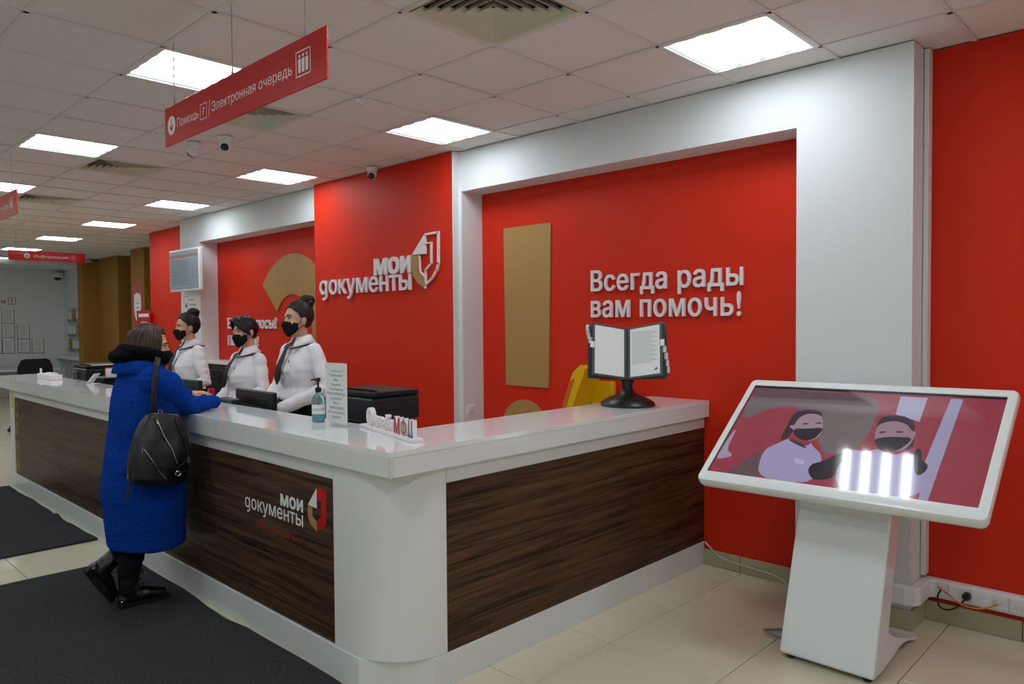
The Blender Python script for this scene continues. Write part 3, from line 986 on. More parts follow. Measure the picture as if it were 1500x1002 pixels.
mb = MB().add([pl(.24 + du, .074 + dv, .001) for du, dv in ((-.004, .028), (.004, .028), (.004, -.008), (.018, .006), (.018, -.008), (0, -.026), (-.018, -.008), (-.018, .006), (-.004, -.008))], [tuple(range(9))])
obj('arrow', mb.mesh('a', fixn=False), M_sign, d_)
for u in (.1, .93):
    obj('suspension_wire', MB().tube([(0, u, .147), (0, u, CEIL - 2.60)], .002, 6), M_wire, sg)

# ================================================================ CAMERAS, DETECTOR
def turret(label, loc, az, name='security_camera', grp='ceiling security cameras', s=1.0):
    t = thing(name, label, 'camera', loc, az, grp)
    t.scale = (s, s, s)
    obj('mount', MB().lathe([(.052, 0), (.052, -.012), (.046, -.035), (.040, -.042)], 24), M_white, t, True)
    rt = Matrix.Rotation(radians(20), 3, 'X')
    b = obj('housing', MB().ell((0, -.004, -.062), (.043, .043, .045), 20, 12), M_white, t, True)
    d = Vector((0, -.80, -.60)).normalized(); c = Vector((0, -.004, -.062))
    lens = obj('lens_face', MB().tube([c + d * .030, c + d * .0415, c + d * .046], [.029, .029, .024], 20), M_black, t, True)
    obj('lens_glass', MB().tube([c + d * .0462, c + d * .049], [.013, .009], 14), mat('lens_glass', (6, 6, 10), .03, coat=1), lens, True)
    return t
turret('white turret camera on the ceiling below red sign, lens turned to the entrance', (-5.47, 2.56, CEIL), radians(60))
turret('white turret camera on the ceiling below red sign, lens turned along the hall', (-5.82, 2.47, CEIL), radians(-70))
turret('white turret camera with dark lens where the ceiling meets the red logo pier', (-5.60, 4.0, CEIL), radians(40))
dm = thing('dome_camera', 'white bullet dome camera high on the white far wall corner', 'camera', (-19.84, 5.13, 2.75))
obj('wall_base', MB().rbox(-.06, .0, -.06, .06, .06, .17, .01, 2), M_white, dm)
obj('housing', MB().lathe([(.05, .10), (.11, .09), (.12, .02), (.10, -.005)], 20, (.08, 0)), M_white, dm, True)
obj('lens_dome', MB().ell((.08, 0, -.01), (.075, .075, .07), 16, 10), M_black, dm, True)
sd = thing('smoke_detector', 'small white smoke detector on the ceiling beside the red hanging sign', 'smoke detector', (-3.95, 2.745, CEIL))
obj('base', MB().lathe([(.035, 0), (.035, -.012), (.028, -.02)], 20), M_white, sd, True)
obj('sensor', MB().lathe([(.02, -.0201), (.018, -.032), (.008, -.036)], 16), M_lam, sd, True)

# ================================================================ KIOSK
KX, KY, KZ = -1.294, 3.69, 1.052
th, ti, ro = radians(-1.37), radians(36.52), radians(-1.03)
Xk = Vector((cos(th), sin(th), 0)); Nk = Vector((-sin(th), cos(th), 0))
Uk = Nk * cos(ti) + Vector((0, 0, 1)) * sin(ti)
Xs = Xk * cos(ro) - Uk * sin(ro); Us = Uk * cos(ro) + Xk * sin(ro)
Ns = Xs.cross(Us)                                   # out of the screen, up and towards the hall
SW, SH = 1.21, 1.21 * 9 / 16
kc = Vector((KX, KY, KZ))
KM = Matrix((Xs, Us, Ns)).transposed().to_4x4(); KM.translation = kc
kk = thing('touch_kiosk', 'white freestanding touch screen kiosk with tilted wide screen', 'kiosk', (KX, KY, 0))
Kl = Matrix.Translation((-KX, -KY, 0)) @ KM         # panel frame inside the kiosk's own space
bx0, bx1, by0, by1 = -SW / 2 - .038, SW / 2 + .040, -SH / 2 - .062, SH / 2 + .052
def rrect(x0, x1, y0, y1, r, n=5):
    out = []
    for cx_, cy_, a0 in ((x1 - r, y1 - r, 0), (x0 + r, y1 - r, 90), (x0 + r, y0 + r, 180), (x1 - r, y0 + r, 270)):
        for k in range(n + 1):
            a = radians(a0 + 90 * k / n); out.append((cx_ + r * cos(a), cy_ + r * sin(a)))
    return out
def inset(p, d):
    return rrect(bx0 + d, bx1 - d, by0 + d, by1 - d, max(.03 - d * .5, .01))
rings = []
for d, z in ((.10, -.075), (.030, -.070), (.008, -.055), (0, -.035), (0, -.008), (.004, .002), (.012, .006)):
    rings.append([(x, y, z) for x, y in inset(None, d)])
n_ = len(rings[0])
inner = rrect(-SW / 2, SW / 2, -SH / 2, SH / 2, .003)
rings.append([(x, y, .006) for x, y in inner])
rings.append([(x, y, .0005) for x, y in inner])
sh = MB().loft(rings, cap=False)
sh.f.append(tuple(range(n_)))
obj('panel_housing', sh.tr(Kl), M_kiosk, kk, True)
def scr(name, col, e=.36):
    return mat(name, tuple(q * .45 for q in col), .08, spec=.5, coat=1.0, emit=col, estr=e)
scn = obj('screen', MB().box(-SW / 2, SW / 2, -SH / 2, SH / 2, -.004, .0004).tr(Kl), scr('screen_red', (138, 50, 66)), kk)
obj('screen_border', MB().box(-SW / 2, SW / 2, SH / 2 - .016, SH / 2, .0004, .0007).box(-SW / 2, -SW / 2 + .006, -SH / 2, SH / 2, .0004, .0007).tr(Kl), scr('screen_black', (12, 10, 16), .2), scn)
PIC = [
 ('picture_wall', (104, 92, 96), [(0.011, 0.987), (0.539, 0.959), (0.573, 0.823), (0.578, 0.616), (0.558, 0.412), (0.518, 0.341), (0.432, 0.302), (0.405, 0.418), (0.262, 0.751), (0.217, 0.778), (0.153, 0.758), (0.096, 0.694), (0.041, 0.589), (0.011, 0.642)]),
 ('picture_beam', (86, 72, 80), [(0.013, 0.978), (0.486, 0.951), (0.538, 0.883), (0.025, 0.856)]),
 ('picture_dark_beige', (88, 70, 74), [(0.175, 0.262), (0.083, 0.013), (0.226, 0.003), (0.201, 0.237)]),  # dark beige area in the lower left of the picture
 ('picture_poster', (160, 158, 186), [(0.635, 0.956), (0.734, 0.955), (0.735, 0.704), (0.641, 0.763)]),
 ('picture_pillar', (148, 144, 176), [(0.815, 0.959), (0.857, 0.958), (0.847, 0.004), (0.818, 0.003), (0.799, 0.349)]),
 ('picture_stand', (150, 140, 165), [(0.006, 0.174), (0.014, 0.457), (0.029, 0.469), (0.029, 0.239), (0.083, 0.188), (0.014, 0.128)]),
 ('picture_hair', (46, 38, 48), [(0.264, 0.742), (0.312, 0.763), (0.356, 0.733), (0.366, 0.693), (0.33, 0.661), (0.281, 0.601), (0.275, 0.549), (0.271, 0.433), (0.236, 0.383), (0.24, 0.558), (0.237, 0.677)]),
 ('picture_face', (150, 122, 138), [(0.271, 0.649), (0.296, 0.709), (0.354, 0.708), (0.378, 0.637), (0.39, 0.558), (0.391, 0.462), (0.353, 0.405), (0.284, 0.501), (0.268, 0.531), (0.253, 0.544), (0.251, 0.569), (0.268, 0.564)]),
 ('picture_coat', (150, 142, 180), [(0.277, 0.434), (0.234, 0.359), (0.2, 0.301), (0.195, 0.204), (0.223, 0.003), (0.407, 0.003), (0.444, 0.069), (0.446, 0.186), (0.432, 0.302), (0.384, 0.366), (0.37, 0.409), (0.361, 0.36), (0.305, 0.393)]),
 ('picture_collar', (60, 48, 62), [(0.27, 0.408), (0.284, 0.433), (0.361, 0.36), (0.359, 0.336)]),
 ('picture_badge', (172, 166, 196), [(0.332, 0.235), (0.377, 0.225), (0.382, 0.182), (0.345, 0.186)]),
 ('picture_mask', (24, 22, 34), [(0.273, 0.54), (0.327, 0.541), (0.391, 0.575), (0.389, 0.51), (0.372, 0.434), (0.332, 0.416), (0.285, 0.461)]),
 ('picture_hair', (46, 38, 48), [(0.593, 0.588), (0.588, 0.681), (0.605, 0.74), (0.647, 0.759), (0.693, 0.741), (0.727, 0.664), (0.729, 0.589), (0.748, 0.476), (0.725, 0.412), (0.684, 0.489)]),
 ('picture_face', (142, 114, 128), [(0.591, 0.603), (0.6, 0.66), (0.644, 0.7), (0.697, 0.673), (0.722, 0.602), (0.737, 0.606), (0.738, 0.554), (0.727, 0.442), (0.687, 0.387), (0.629, 0.416), (0.6, 0.498)]),
 ('picture_coat', (150, 142, 180), [(0.619, 0.413), (0.594, 0.362), (0.522, 0.387), (0.505, 0.248), (0.528, 0.012), (0.628, 0.003), (0.819, 0.003), (0.826, 0.248), (0.777, 0.37), (0.724, 0.419), (0.701, 0.363), (0.65, 0.385)]),
 ('picture_mask', (24, 22, 34), [(0.598, 0.497), (0.635, 0.529), (0.677, 0.539), (0.734, 0.546), (0.718, 0.468), (0.695, 0.404), (0.65, 0.385), (0.616, 0.434)]),
 ('picture_glove', (28, 24, 34), [(0.404, 0.144), (0.413, 0.206), (0.445, 0.23), (0.501, 0.344), (0.54, 0.347), (0.507, 0.205), (0.514, 0.092), (0.453, 0.051), (0.425, 0.077)]),
 ('picture_glove', (28, 24, 34), [(0.753, 0.434), (0.766, 0.452), (0.779, 0.413), (0.785, 0.344), (0.814, 0.312), (0.812, 0.243), (0.788, 0.195), (0.767, 0.284)]),
]
eyes = [[(0.298, 0.596), (0.322, 0.606), (0.326, 0.59), (0.302, 0.582)], [(0.351, 0.615), (0.374, 0.627), (0.377, 0.611), (0.355, 0.6)],
        [(0.606, 0.576), (0.629, 0.587), (0.632, 0.569), (0.61, 0.558)], [(0.664, 0.595), (0.69, 0.601), (0.693, 0.581), (0.666, 0.577)]]
PIC += [('picture_eye', (50, 40, 52), e) for e in eyes]
def smooth_poly(p, it=2):
    for _ in range(it):
        q = []
        for a, b in zip(p, p[1:] + p[:1]):
            q += [(a[0] * .75 + b[0] * .25, a[1] * .75 + b[1] * .25), (a[0] * .25 + b[0] * .75, a[1] * .25 + b[1] * .75)]
        p = q
    return p
for k, (nm, col, p) in enumerate(PIC):
    if nm not in ('picture_poster', 'picture_beam', 'picture_pillar', 'picture_badge', 'picture_dark_beige'):
        p = smooth_poly(p)
    z = .0006 + k * .00006
    mb = MB().add([(-SW / 2 + u * SW, -SH / 2 + v * SH, z) for u, v in p], [tuple(range(len(p)))]).tr(Kl)
    obj(nm, mb.mesh(nm, fixn=False), scr('screen_%d_%d_%d' % col, col), scn)
# pedestal: side profile swept across x
hw = .214
def profile(pts, x0, x1, name, m, sm=False):
    return obj(name, MB().prism(pts, lambda u, v, d: (d, u, v), x0, x1), m, kk, sm)
leg = [(-.285, .035), (-.275, .022), (-.12, .024), (-.07, .215), (0, .435), (.085, .66), (.16, .86), (.05, .95), (-.04, .83), (-.062, .687)]
k0 = obj('pedestal', MB().prism(leg, lambda u, v, d: (d, u, v), -hw, hw), M_kiosk, kk)
bv = k0.modifiers.new('b', 'BEVEL'); bv.width = .012; bv.segments = 3; bv.limit_method = 'ANGLE'
foot = [(-.13, .024), (-.08, .20)] + [(-.08 + .48 * t, .20 - .19 * (t ** .62)) for t in (.06, .15, .3, .45, .6, .75, .9)] + [(.385, .016), (.375, .004), (.34, .006)] + [(.34 - .42 * t, .006 + .045 * sin(pi * t)) for t in (.2, .4, .6, .8)]
k1 = obj('foot', MB().prism(foot, lambda u, v, d: (d, u, v), -hw + .004, hw - .004), M_kiosk, kk)
bv = k1.modifiers.new('b', 'BEVEL'); bv.width = .006; bv.segments = 2; bv.limit_method = 'ANGLE'
for x in (-hw + .04, hw - .04):
    for y in (-.24, .355):
        obj('rubber_foot', MB().lathe([(.018, 0), (.02, .004), (.02, .022 if y < 0 else .006)], 14, (x, y)), M_black, kk)

# ================================================================ THINGS ON THE COUNTER
# rotating document display
bd = thing('document_display', 'desktop flip display with fanned grey document sleeves on the counter end', 'document stand', (-2.665, 3.81, TZ))
prof = [(.0, 0), (.172, 0), (.178, .012), (.165, .030), (.11, .056), (.066, .072), (.048, .086), (.036, .105)]
obj('base', MB().lathe(prof[1:], 36, (0, 0), 1.0, .88), M_black, bd, True)
obj('stem', MB().lathe([(.036, .1055), (.034, .135), (.042, .150), (.042, .162), (.02, .168)], 24), M_black, bd, True)
obj('chrome_ring', MB().lathe([(.034, .118), (.040, .121), (.034, .124)], 24), M_chrome, bd, True)
M_sleeve = mat('grey_sleeve_frame', (70, 76, 82), .4)
M_spine = mat('dark_sleeve_spine', (44, 48, 52), .45)
dvw = Vector((.572, -.821, 0)); dlt = Vector((.821, .572, 0)); al = radians(18)
dax = Vector((0, 0, cos(al))) - dvw * sin(al)
dpp = dvw * cos(al) + Vector((0, 0, sin(al)))
orig = Vector((.012, -.02, .168)) + dvw * .035
obj('hinge_bar', MB().tube([orig - dpp * .012, orig - dpp * .012 + dax * .325], .011, 10), M_spine, bd, True)
obj('tilt_bracket', MB().tube([(0, 0, .160), tuple(orig - dpp * .03 + dax * .03), tuple(orig - dpp * .03 + dax * .12)], [(.03, .02), (.03, .012), (.028, .010)], 10), M_spine, bd, True)
for sd in (-1, 1):
    for k in range(5):
        be = radians(31 - 5.5 * k)
        pd = dlt * (sd * cos(be)) + dpp * sin(be)
        pn_ = (dpp * cos(be) - dlt * (sd * sin(be)))
        o0 = orig - dpp * (.003 * k) + pd * .006
        def pp(u, v, d, pd=pd, pn_=pn_, o0=o0):
            return tuple(o0 + pd * u + dax * v + pn_ * d)
        z0, z1, L = .0, .330, .240
        fr = MB()
        for (u0, u1, v0, v1) in ((.0, .016, z0, z1), (L - .018, L, z0, z1), (.016, L - .018, z0, z0 + .012), (.016, L - .018, z1 - .012, z1)):
            fr.prism([(u0, v0), (u1, v0), (u1, v1), (u0, v1)], pp, -.0015, .0015)
        pn = obj('sleeve', fr, M_sleeve, bd)
        obj('sheet', MB().prism([(.016, z0 + .012), (L - .018, z0 + .012), (L - .018, z1 - .012), (.016, z1 - .012)], pp, -.0008, .0008), M_paper, pn)
        tz = z1 - .12 + .034 * k if sd < 0 else z0 + .22 - .036 * k
        obj('index_tab', MB().prism([(L - .014, tz - .04), (L + .014, tz - .04), (L + .014, tz), (L - .014, tz)], pp, .0016, .0028), M_paper, pn)
        if k == 0 and sd > 0:
            ln = MB()
            for q in range(22):
                v = z1 - .04 - q * .0095
                r_ = .165 + .02 * ((q * 7) % 3)
                ln.prism([(.03, v), (r_, v), (r_, v + .003), (.03, v + .003)], pp, .0009, .0012)
            for u in (.172, .190, .208):
                ln.prism([(u, z0 + .08), (u + .001, z0 + .08), (u + .001, z1 - .03), (u, z1 - .03)], pp, .0009, .0012)
            obj('printed_lines', ln, M_inkl, pn)
            obj('printed_mark', MB().prism([(.18, z0 + .035), (.205, z0 + .04), (.20, z0 + .055)], pp, .0009, .0013), M_ink, pn)
# sanitiser bottle
M_gel = mat('teal_gel', (190, 232, 236), .05, trans=.8, ior=1.34)
sb = thing('sanitizer_bottle', 'clear pump bottle of pale blue hand sanitizer on the counter', 'bottle', (-3.49, 2.125, TZ))
obj('bottle', MB().lathe([(.030, 0), (.0345, .004), (.0345, .105), (.032, .125), (.024, .142), (.014, .152), (.013, .16)], 28), M_gel, sb, True)
obj('gel', MB().lathe([(.030, .004), (.0325, .007), (.0325, .04), (.03, .041)], 28), mat('teal_gel_deep', (120, 204, 210), .1, trans=.4, ior=1.34), sb, True)
obj('collar', MB().lathe([(.0165, .1605), (.0165, .182), (.008, .186)], 20), M_black, sb, True)
pm = obj('pump_head', MB().lathe([(.0055, .1865), (.0055, .215), (.0135, .217), (.0135, .232), (.011, .236)], 16), M_black, sb, True)
obj('nozzle', MB().tube([(.0, -.005, .226), (-.02, -.012, .227), (-.038, -.02, .221)], [.006, .0055, .004], 8), M_black, pm, True)
aim = math.atan2(-2.125, 3.49)
lab = MB(); nseg = 14
fan = [aim + radians(-75 + 150 * k / nseg) for k in range(nseg + 1)]
lab.loft([[(.0352 * cos(a), .0352 * sin(a), z) for a in fan] for z in (.044, .094)], cap=False, closed=False)
lb = obj('label_wrap', lab.mesh('label', True, fixn=False), M_paper, sb)
tx = MB()
flat_text(tx, 'АНТИСЕПТИК', -1.05, 1.05, .060, .074, 'А', lambda u, v, d: (.0356 * cos(aim + u), .0356 * sin(aim + u), v))
obj('label_text', tx.mesh('t', fixn=False), M_ink, lb)
# acrylic notice
ac = thing('acrylic_notice', 'upright printed notice in a clear acrylic holder on the counter', 'notice holder', (-3.275, 2.10, TZ))
obj('sheet', MB().box(-.096, .096, -.0015, .0015, .012, .322), M_paper, ac)
obj('front_pane', MB().box(-.1, .1, -.0052, -.0035, .003, .326), M_acryl, ac)
obj('foot_pane', MB().rbox(-.105, .105, -.05, .05, .0, .003, .001, 1), M_acryl, ac)
tx = MB()
for k, s_ in enumerate(NOTICE):
    a, b, _, _ = ink(s_, 0.0, True)
    hh = .0135 if k else .0085
    wd = min(.172, (b - a) * hh * 1.15)
    flat_text(tx, s_, -wd / 2, wd / 2, .278 - k * .024, .278 - k * .024 + hh, s_[0] if s_[0] != '(' else '(', lambda u, v, d: (u, -.0021, v))
obj('printed_text', tx.mesh('t', fixn=False), M_ink, ac)
# letters on a strip
a0, a1 = Vector((-3.145, 2.18)), Vector((-2.535, 2.035))
dv = (a1 - a0); Ls = dv.length; ang = math.atan2(dv.y, dv.x)
ls = thing('letter_strip', 'white strip of standing cut-out letters on the counter corner', 'letter sign', (a0.x, a0.y, TZ + .0004), ang)
obj('strip', MB().rbox(0, Ls, -.028, .03, 0, .016, .002, 1), M_letter, ls)
pls = lambda u, v, d: (u, -.012 - d, v)
letters('О', .05, .13, .016, .105, 'О', lambda u, v, d: (u, .012 - d, v), .022, M_letter, ls, 0.02)
letters('нлайн', .14, .375, .016, .070, 'н', lambda u, v, d: (u, .012 - d, v), .022, M_letter, ls, 0.02)
for ch, u0, u1, m_ in (('М', .395, .46, mat('red_letter_face', (168, 40, 30), .4)), ('Ф', .47, .535, mat('gold_letter_face', (150, 122, 90), .4)), ('Ц', .55, .60, mat('grey_letter_face', (92, 92, 98), .4))):
    letters(ch, u0, u1, .016, .094, ch, lambda u, v, d: (u, .012 - d, v), .022, M_letter, ls, 0.02)
    letters(ch, u0 + .002, u1 - .002, .018, .093, ch, lambda u, v, d: (u, -.0102 - d, v), .0012, m_, ls, 0.02, 'letter_face')
# card holder and white box
ch_ = thing('card_holder', 'small bent white card standing on the counter beside the far printer', 'card', (-7.32, 2.17, TZ), radians(35))
obj('card', MB().prism([(-.05, 0), (.03, .09), (.034, .088), (-.044, 0)], lambda u, v, d: (u, d, v), -.04, .04), M_paper, ch_)
obj('foot_flap', MB().box(-.05, .04, -.04, .04, 0, .0012), M_paper, ch_)
wb = thing('paper_pad_stand', 'low pale box of leaflets near the far counter end', 'leaflet box', (-8.30, 2.06, TZ))
obj('tray', MB().rbox(-.22, .26, -.05, .05, 0, .05, .004, 1), M_letter, wb)
obj('leaflet', MB().box(-.20, -.13, -.03, -.026, .0501, .10), M_paper, wb)
obj('leaflet', MB().box(-.1, .2, .0, .03, .0501, .062), M_paper, wb)

# ---- office machines on the desk behind
def printer(label, x0, x1, y0, y1, ztop):
    t = thing('printer', label, 'printer', ((x0 + x1) / 2, (y0 + y1) / 2, .76), 0, 'desk printers')
    hx, hy, H = (x1 - x0) / 2, (y1 - y0) / 2, ztop - .76
    obj('lower_body', MB().rbox(-hx + .03, hx - .04, -hy + .03, hy - .03, .002, H - .17, .015, 2), M_black, t)
    obj('scanner_body', MB().rbox(-hx, hx, -hy, hy, H - .169, H - .03, .018, 3), M_black, t)
    b = obj('scanner_lid', MB().rbox(-hx + .004, hx - .004, -hy + .004, hy - .004, H - .029, H, .010, 2), M_blackm, t)
    obj('feeder', MB().prism([(-hx + .01, .0), (-hx + .05, .010), (hx - .06, .010), (hx - .01, .0)], lambda u, v, d: (u, d, v + H + .0005), -hy + .06, hy - .06), M_black, b)
    obj('paper_tray', MB().rbox(-hx + .06, hx - .1, -hy - .06, -hy + .028, .06, .09, .005, 1), M_blackm, t)
    obj('control_panel', MB().rbox(-hx + .05, -hx + .18, -hy - .012, -hy - .0005, H - .13, H - .06, .004, 1), mat('panel_grey', (52, 54, 60), .3), t)
    obj('groove', MB().box(hx - .0005, hx + .001, -hy + .03, hy - .03, H - .105, H - .100), M_dark, t)
    return t
printer('black multifunction printer on the desk beside the sanitizer bottle', -3.76, -3.335, 2.36, 2.70, 1.235)
printer('black multifunction printer near the far end of the counter', -8.66, -8.24, 2.37, 2.73, 1.205)
tr_ = thing('document_tray', 'black desk tray holding red and white papers', 'document tray', (-7.42, 2.34, .76))
obj('tray', MB().rbox(-.14, .14, -.1, .1, 0, .37, .006, 1), M_blackm, tr_)
obj('top_shelf', MB().rbox(-.17, .17, -.11, .1, .3705, .38, .002, 1), M_black, tr_)
obj('red_folder', MB().box(.04, .055, -.06, .06, .3805, .47), M_sign, tr_)
obj('white_sheet', MB().box(.06, .07, -.06, .06, .3805, .46), M_paper, tr_)
def screen(label, x, y, rz, w_=.56, ztop=1.175):
    t = thing('computer_monitor', label, 'monitor', (x, y, .76), rz, 'desk monitors')
    H = ztop - .76
    obj('back_shell', MB().rbox(-w_ / 2, w_ / 2, -.02, .012, H - .34, H, .008, 2), M_black, t)
    obj('display', MB().box(-w_ / 2 + .012, w_ / 2 - .012, .0125, .014, H - .325, H - .015), mat('dark_display', (20, 24, 34), .1), t)
    obj('back_bulge', MB().rbox(-w_ * .28, w_ * .28, -.036, -.021, H - .30, H - .10, .007, 2), M_blackm, t)
    obj('vent_groove', MB().box(-w_ * .42, w_ * .42, -.0212, -.0202, H - .062, H - .056), M_dark, t)
    obj('neck', MB().rbox(-.035, .035, -.055, -.037, .015, H - .16, .004, 1), M_black, t)
    obj('stand_foot', MB().rbox(-.12, .12, -.13, .06, .001, .014, .004, 1), M_black, t)
    return t
screen('black computer monitor in front of the clerk with the high bun, back to the hall', -4.62, 2.345, radians(-3), .58, 1.18)
screen('black computer monitor beyond the hand of the woman in blue', -5.86, 2.39, radians(4), .5, 1.19)
cr = thing('card_reader', 'small dark card terminal standing against the counter beside the monitor', 'card terminal', (-4.83, 2.262, .76), 0)
obj('pedestal', MB().rbox(-.02, .02, -.02, .02, 0, .29, .004, 1), M_black, cr)
obj('body', MB().rbox(-.10, .10, -.035, .03, .2905, .36, .012, 2), mat('dark_grey_plastic', (44, 46, 50), .4), cr)
obj('front_slot', MB().box(.02, .09, -.0365, -.0352, .31, .335), M_chrome, cr)
rf = thing('red_folder', 'narrow red folder with white spine standing on the desk between clerks', 'folder', (-5.19, 2.295, .76), radians(2))
obj('cover', MB().rbox(-.012, .012, -.022, .022, 0, .40, .003, 1), M_sign, rf)
obj('spine', MB().box(-.010, .010, -.0245, -.0225, .01, .38), M_paper, rf)

# yellow stand behind the counter end
ys = thing('yellow_stand', 'yellow slanted stand with orange inset behind the counter by the red wall', 'display stand', (-3.35, 4.20, 0))
sl = [(-.62, 0), (-.30, .50), (.02, 1.26), (.085, 1.31), (.13, 1.285), (-.16, .60), (-.48, 0)]
obj('slanted_board', MB().prism(sl, lambda u, v, d: (u, d, v), -.11, .10), M_yellow, ys)
obj('orange_inset', MB().prism([(-.20, .74), (.0, 1.20), (.035, 1.215), (-.155, .72)], lambda u, v, d: (u, -.111 - d, v), 0, .003), M_orange, ys)
obj('side_panel', MB().rbox(.02, .215, .10 + .001, .14, 0, 1.185, .004, 1), M_yellow, ys)
obj('base_board', MB().rbox(-.64, .22, -.14, .16, -.0, .02, .004, 1), M_yellow, ys)

# ---- black office chairs and cabinet behind the clerks
def chair(label, x, y, rz, grp='black office chairs'):
    t = thing('office_chair', label, 'chair', (x, y, 0), rz, grp)
    obj('seat', MB().rbox(-.24, .24, -.24, .24, .44, .52, .035, 3), M_blackm, t, True)
    bk_ = MB()
    rings = []
    for z, hw_, yy in ((.62, .19, -.23), (.70, .225, -.245), (.85, .235, -.26), (1.0, .225, -.275), (1.09, .19, -.285), (1.115, .14, -.288)):
        rings.append([(hw_ * c, yy + .03 * s_, z) for c, s_ in ((-1, -.6), (-.7, -1), (.7, -1), (1, -.6), (1, .6), (.7, 1), (-.7, 1), (-1, .6))])
    obj('backrest', bk_.loft(rings), M_blackm, t, True)
    obj('back_post', MB().tube([(0, -.16, .46), (0, -.27, .52), (0, -.295, .75)], [(.025, .01)] * 3, 8), M_black, t)
    obj('gas_lift', MB().lathe([(.025, .10), (.025, .44)], 14), M_black, t)
    for k in range(5):
        a = 2 * pi * k / 5 + .3
        lg_ = obj('base_arm', MB().tube([(0, 0, .11), (.16 * cos(a), .16 * sin(a), .095), (.29 * cos(a), .29 * sin(a), .07)], [.022, .018, .013], 8), M_black, t)
        obj('castor', MB().tube([(.29 * cos(a) - .012 * sin(a), .29 * sin(a) + .012 * cos(a), .028), (.29 * cos(a) + .012 * sin(a), .29 * sin(a) - .012 * cos(a), .028)], .0275, 12), M_black, lg_)
    for s_ in (-1, 1):
        obj('armrest', MB().tube([(s_ * .25, -.12, .48), (s_ * .27, -.1, .62), (s_ * .27, -.06, .68), (s_ * .27, .14, .68)], [.014, .014, .02, .02], 8), M_black, t, True)
    return t
chair('black office chair behind the clerk with side-swept hair', -6.0, 3.45, radians(190))
chair('black office chair behind the clerk with the high bun', -7.0, 3.55, radians(160))
chair('black office chair between the two clerks nearest the white pillar', -8.0, 3.30, radians(185))
cb = thing('low_cabinet', 'long black low cabinet with white top beside the white pillar', 'cabinet', (-9.0, 4.22, 0))
obj('body', MB().rbox(-1.1, .35, -.17, .17, 0, 1.12, .006, 1), M_blackm, cb)
obj('top_board', MB().rbox(-1.12, .37, -.19, .175, 1.121, 1.15, .004, 1), M_lam, cb)
for k in range(3):
    d_ = obj('door', MB().rbox(-1.09 + k * .48, -.625 + k * .48, -.188, -.1705, .03, 1.1, .003, 1), M_black, cb)
    obj('handle', MB().rbox(-.66 + k * .48, -.648 + k * .48, -.2, -.1885, .6, .72, .003, 1), M_chrome, d_)

# ================================================================ FAR WHITE ROOM
fd = thing('far_desk', 'white desk against the far wall behind a dark chair', 'desk', (-19.3, 3.6, 0))
obj('desk_top', MB().rbox(-.45, .45, -1.3, 1.3, .62, .66, .004, 1), M_lam, fd)
obj('modesty_panel', MB().rbox(-.4, -.37, -1.25, 1.25, .0, .619, .004, 1), M_edge, fd)
for y in (-1.2, 1.2): obj('desk_leg', MB().rbox(-.42, .42, y - .02, y + .02, 0, .619, .004, 1), M_lam, fd)
chair('dark office chair by the far white desk', -13.2, 3.03, radians(90))
frm = [(3.905, 1.15, 0), (4.15, 1.837, 0), (4.15, 1.513, 1), (4.15, 1.152, 0), (4.445, 1.478, 2), (4.445, 1.152, 0), (4.725, 1.135, 2)]
for (y, z, kk_) in frm:
    t = thing('wall_paper_holder', 'clear wall holder with a printed sheet on the white far wall', 'paper holder', (XL + .001, y, z), 0, 'paper holders on the far wall')
    obj('sheet', MB().box(.002, .006, -.105, .105, -.15, .15), M_paper, t)
    ln = MB()
    for q in range(9): ln.box(.0062, .0068, -.08, .08 - .03 * (q % 2), .11 - q * .028, .118 - q * .028)
    obj('printed_lines', ln, M_inkl, t)
    for a in (-1, 1):
        obj('rail', MB().box(.0062, .012, a * .116 - .006, a * .116 + .006, -.17, .17), M_wire, t)
    obj('pocket_edge', MB().box(.0072, .013, -.11, .11, -.168, -.155), M_wire, t)
wi = thing('wall_information_lettering', 'red information word and question icon on the white far wall', 'lettering', (XL + .001, 0, 0))
letters('Информация', 2.75, 4.10, 2.11, 2.235, 'И' if ('И', 0.012, False) in GL else 'м', lambda u, v, d: (d, u, v), .006, M_sign, wi, 0.012) if False else None
pi_ = lambda u, v, d: (.004 + d, u, v)
mb = MB(); flat_text(mb, 'Информация', 2.86, 4.11, 2.115, 2.225, 'И', pi_)
flat_text(mb, '?', 4.215, 4.25, 2.13, 2.225, '?', pi_)
for a in ((4.16, 4.31, 2.10, 2.11), (4.16, 4.31, 2.25, 2.26), (4.16, 4.17, 2.1, 2.26), (4.30, 4.31, 2.1, 2.26)):
    mb.add([pi_(a[0], a[2], 0), pi_(a[1], a[2], 0), pi_(a[1], a[3], 0), pi_(a[0], a[3], 0)], [(0, 1, 2, 3)])
obj('print', mb.mesh('t', fixn=False), M_sign, wi)
rk = thing('leaflet_rack', 'wall rack of leaflets in wire pockets on the side of the white room', 'leaflet rack', (-18.9, 5.284, 1.5))
obj('back_board', MB().box(-.62, .62, -.012, -.001, -.51, .51), mat('rack_board', (190, 190, 186), .5), rk)
for r_ in range(3):
    for c_ in range(4):
        u = -.46 + c_ * .30; v = -.38 + r_ * .34
        pk = obj('pocket', MB().box(u - .12, u + .12, -.05, -.044, v - .1, v - .04), M_wire, rk)
        obj('leaflet', MB().box(u - .085, u + .085, -.040, -.016, v - .1, v + .17 - .02 * ((r_ + c_) % 3)), M_paper if (r_ + c_) % 3 else M_gold, rk)
sf = thing('wall_shelf', 'narrow white wall shelf below the leaflet rack', 'shelf', (-19.0, 5.284, .84))
obj('board', MB().rbox(-.85, .9, -.22, -.001, 0, .06, .004, 1), M_white, sf)
for u in (-.6, .6): obj('bracket', MB().prism([(-.002, 0), (-.16, -.001), (-.002, -.14)], lambda a, b, d: (u + d, a, b), -.01, .01), M_white, sf)

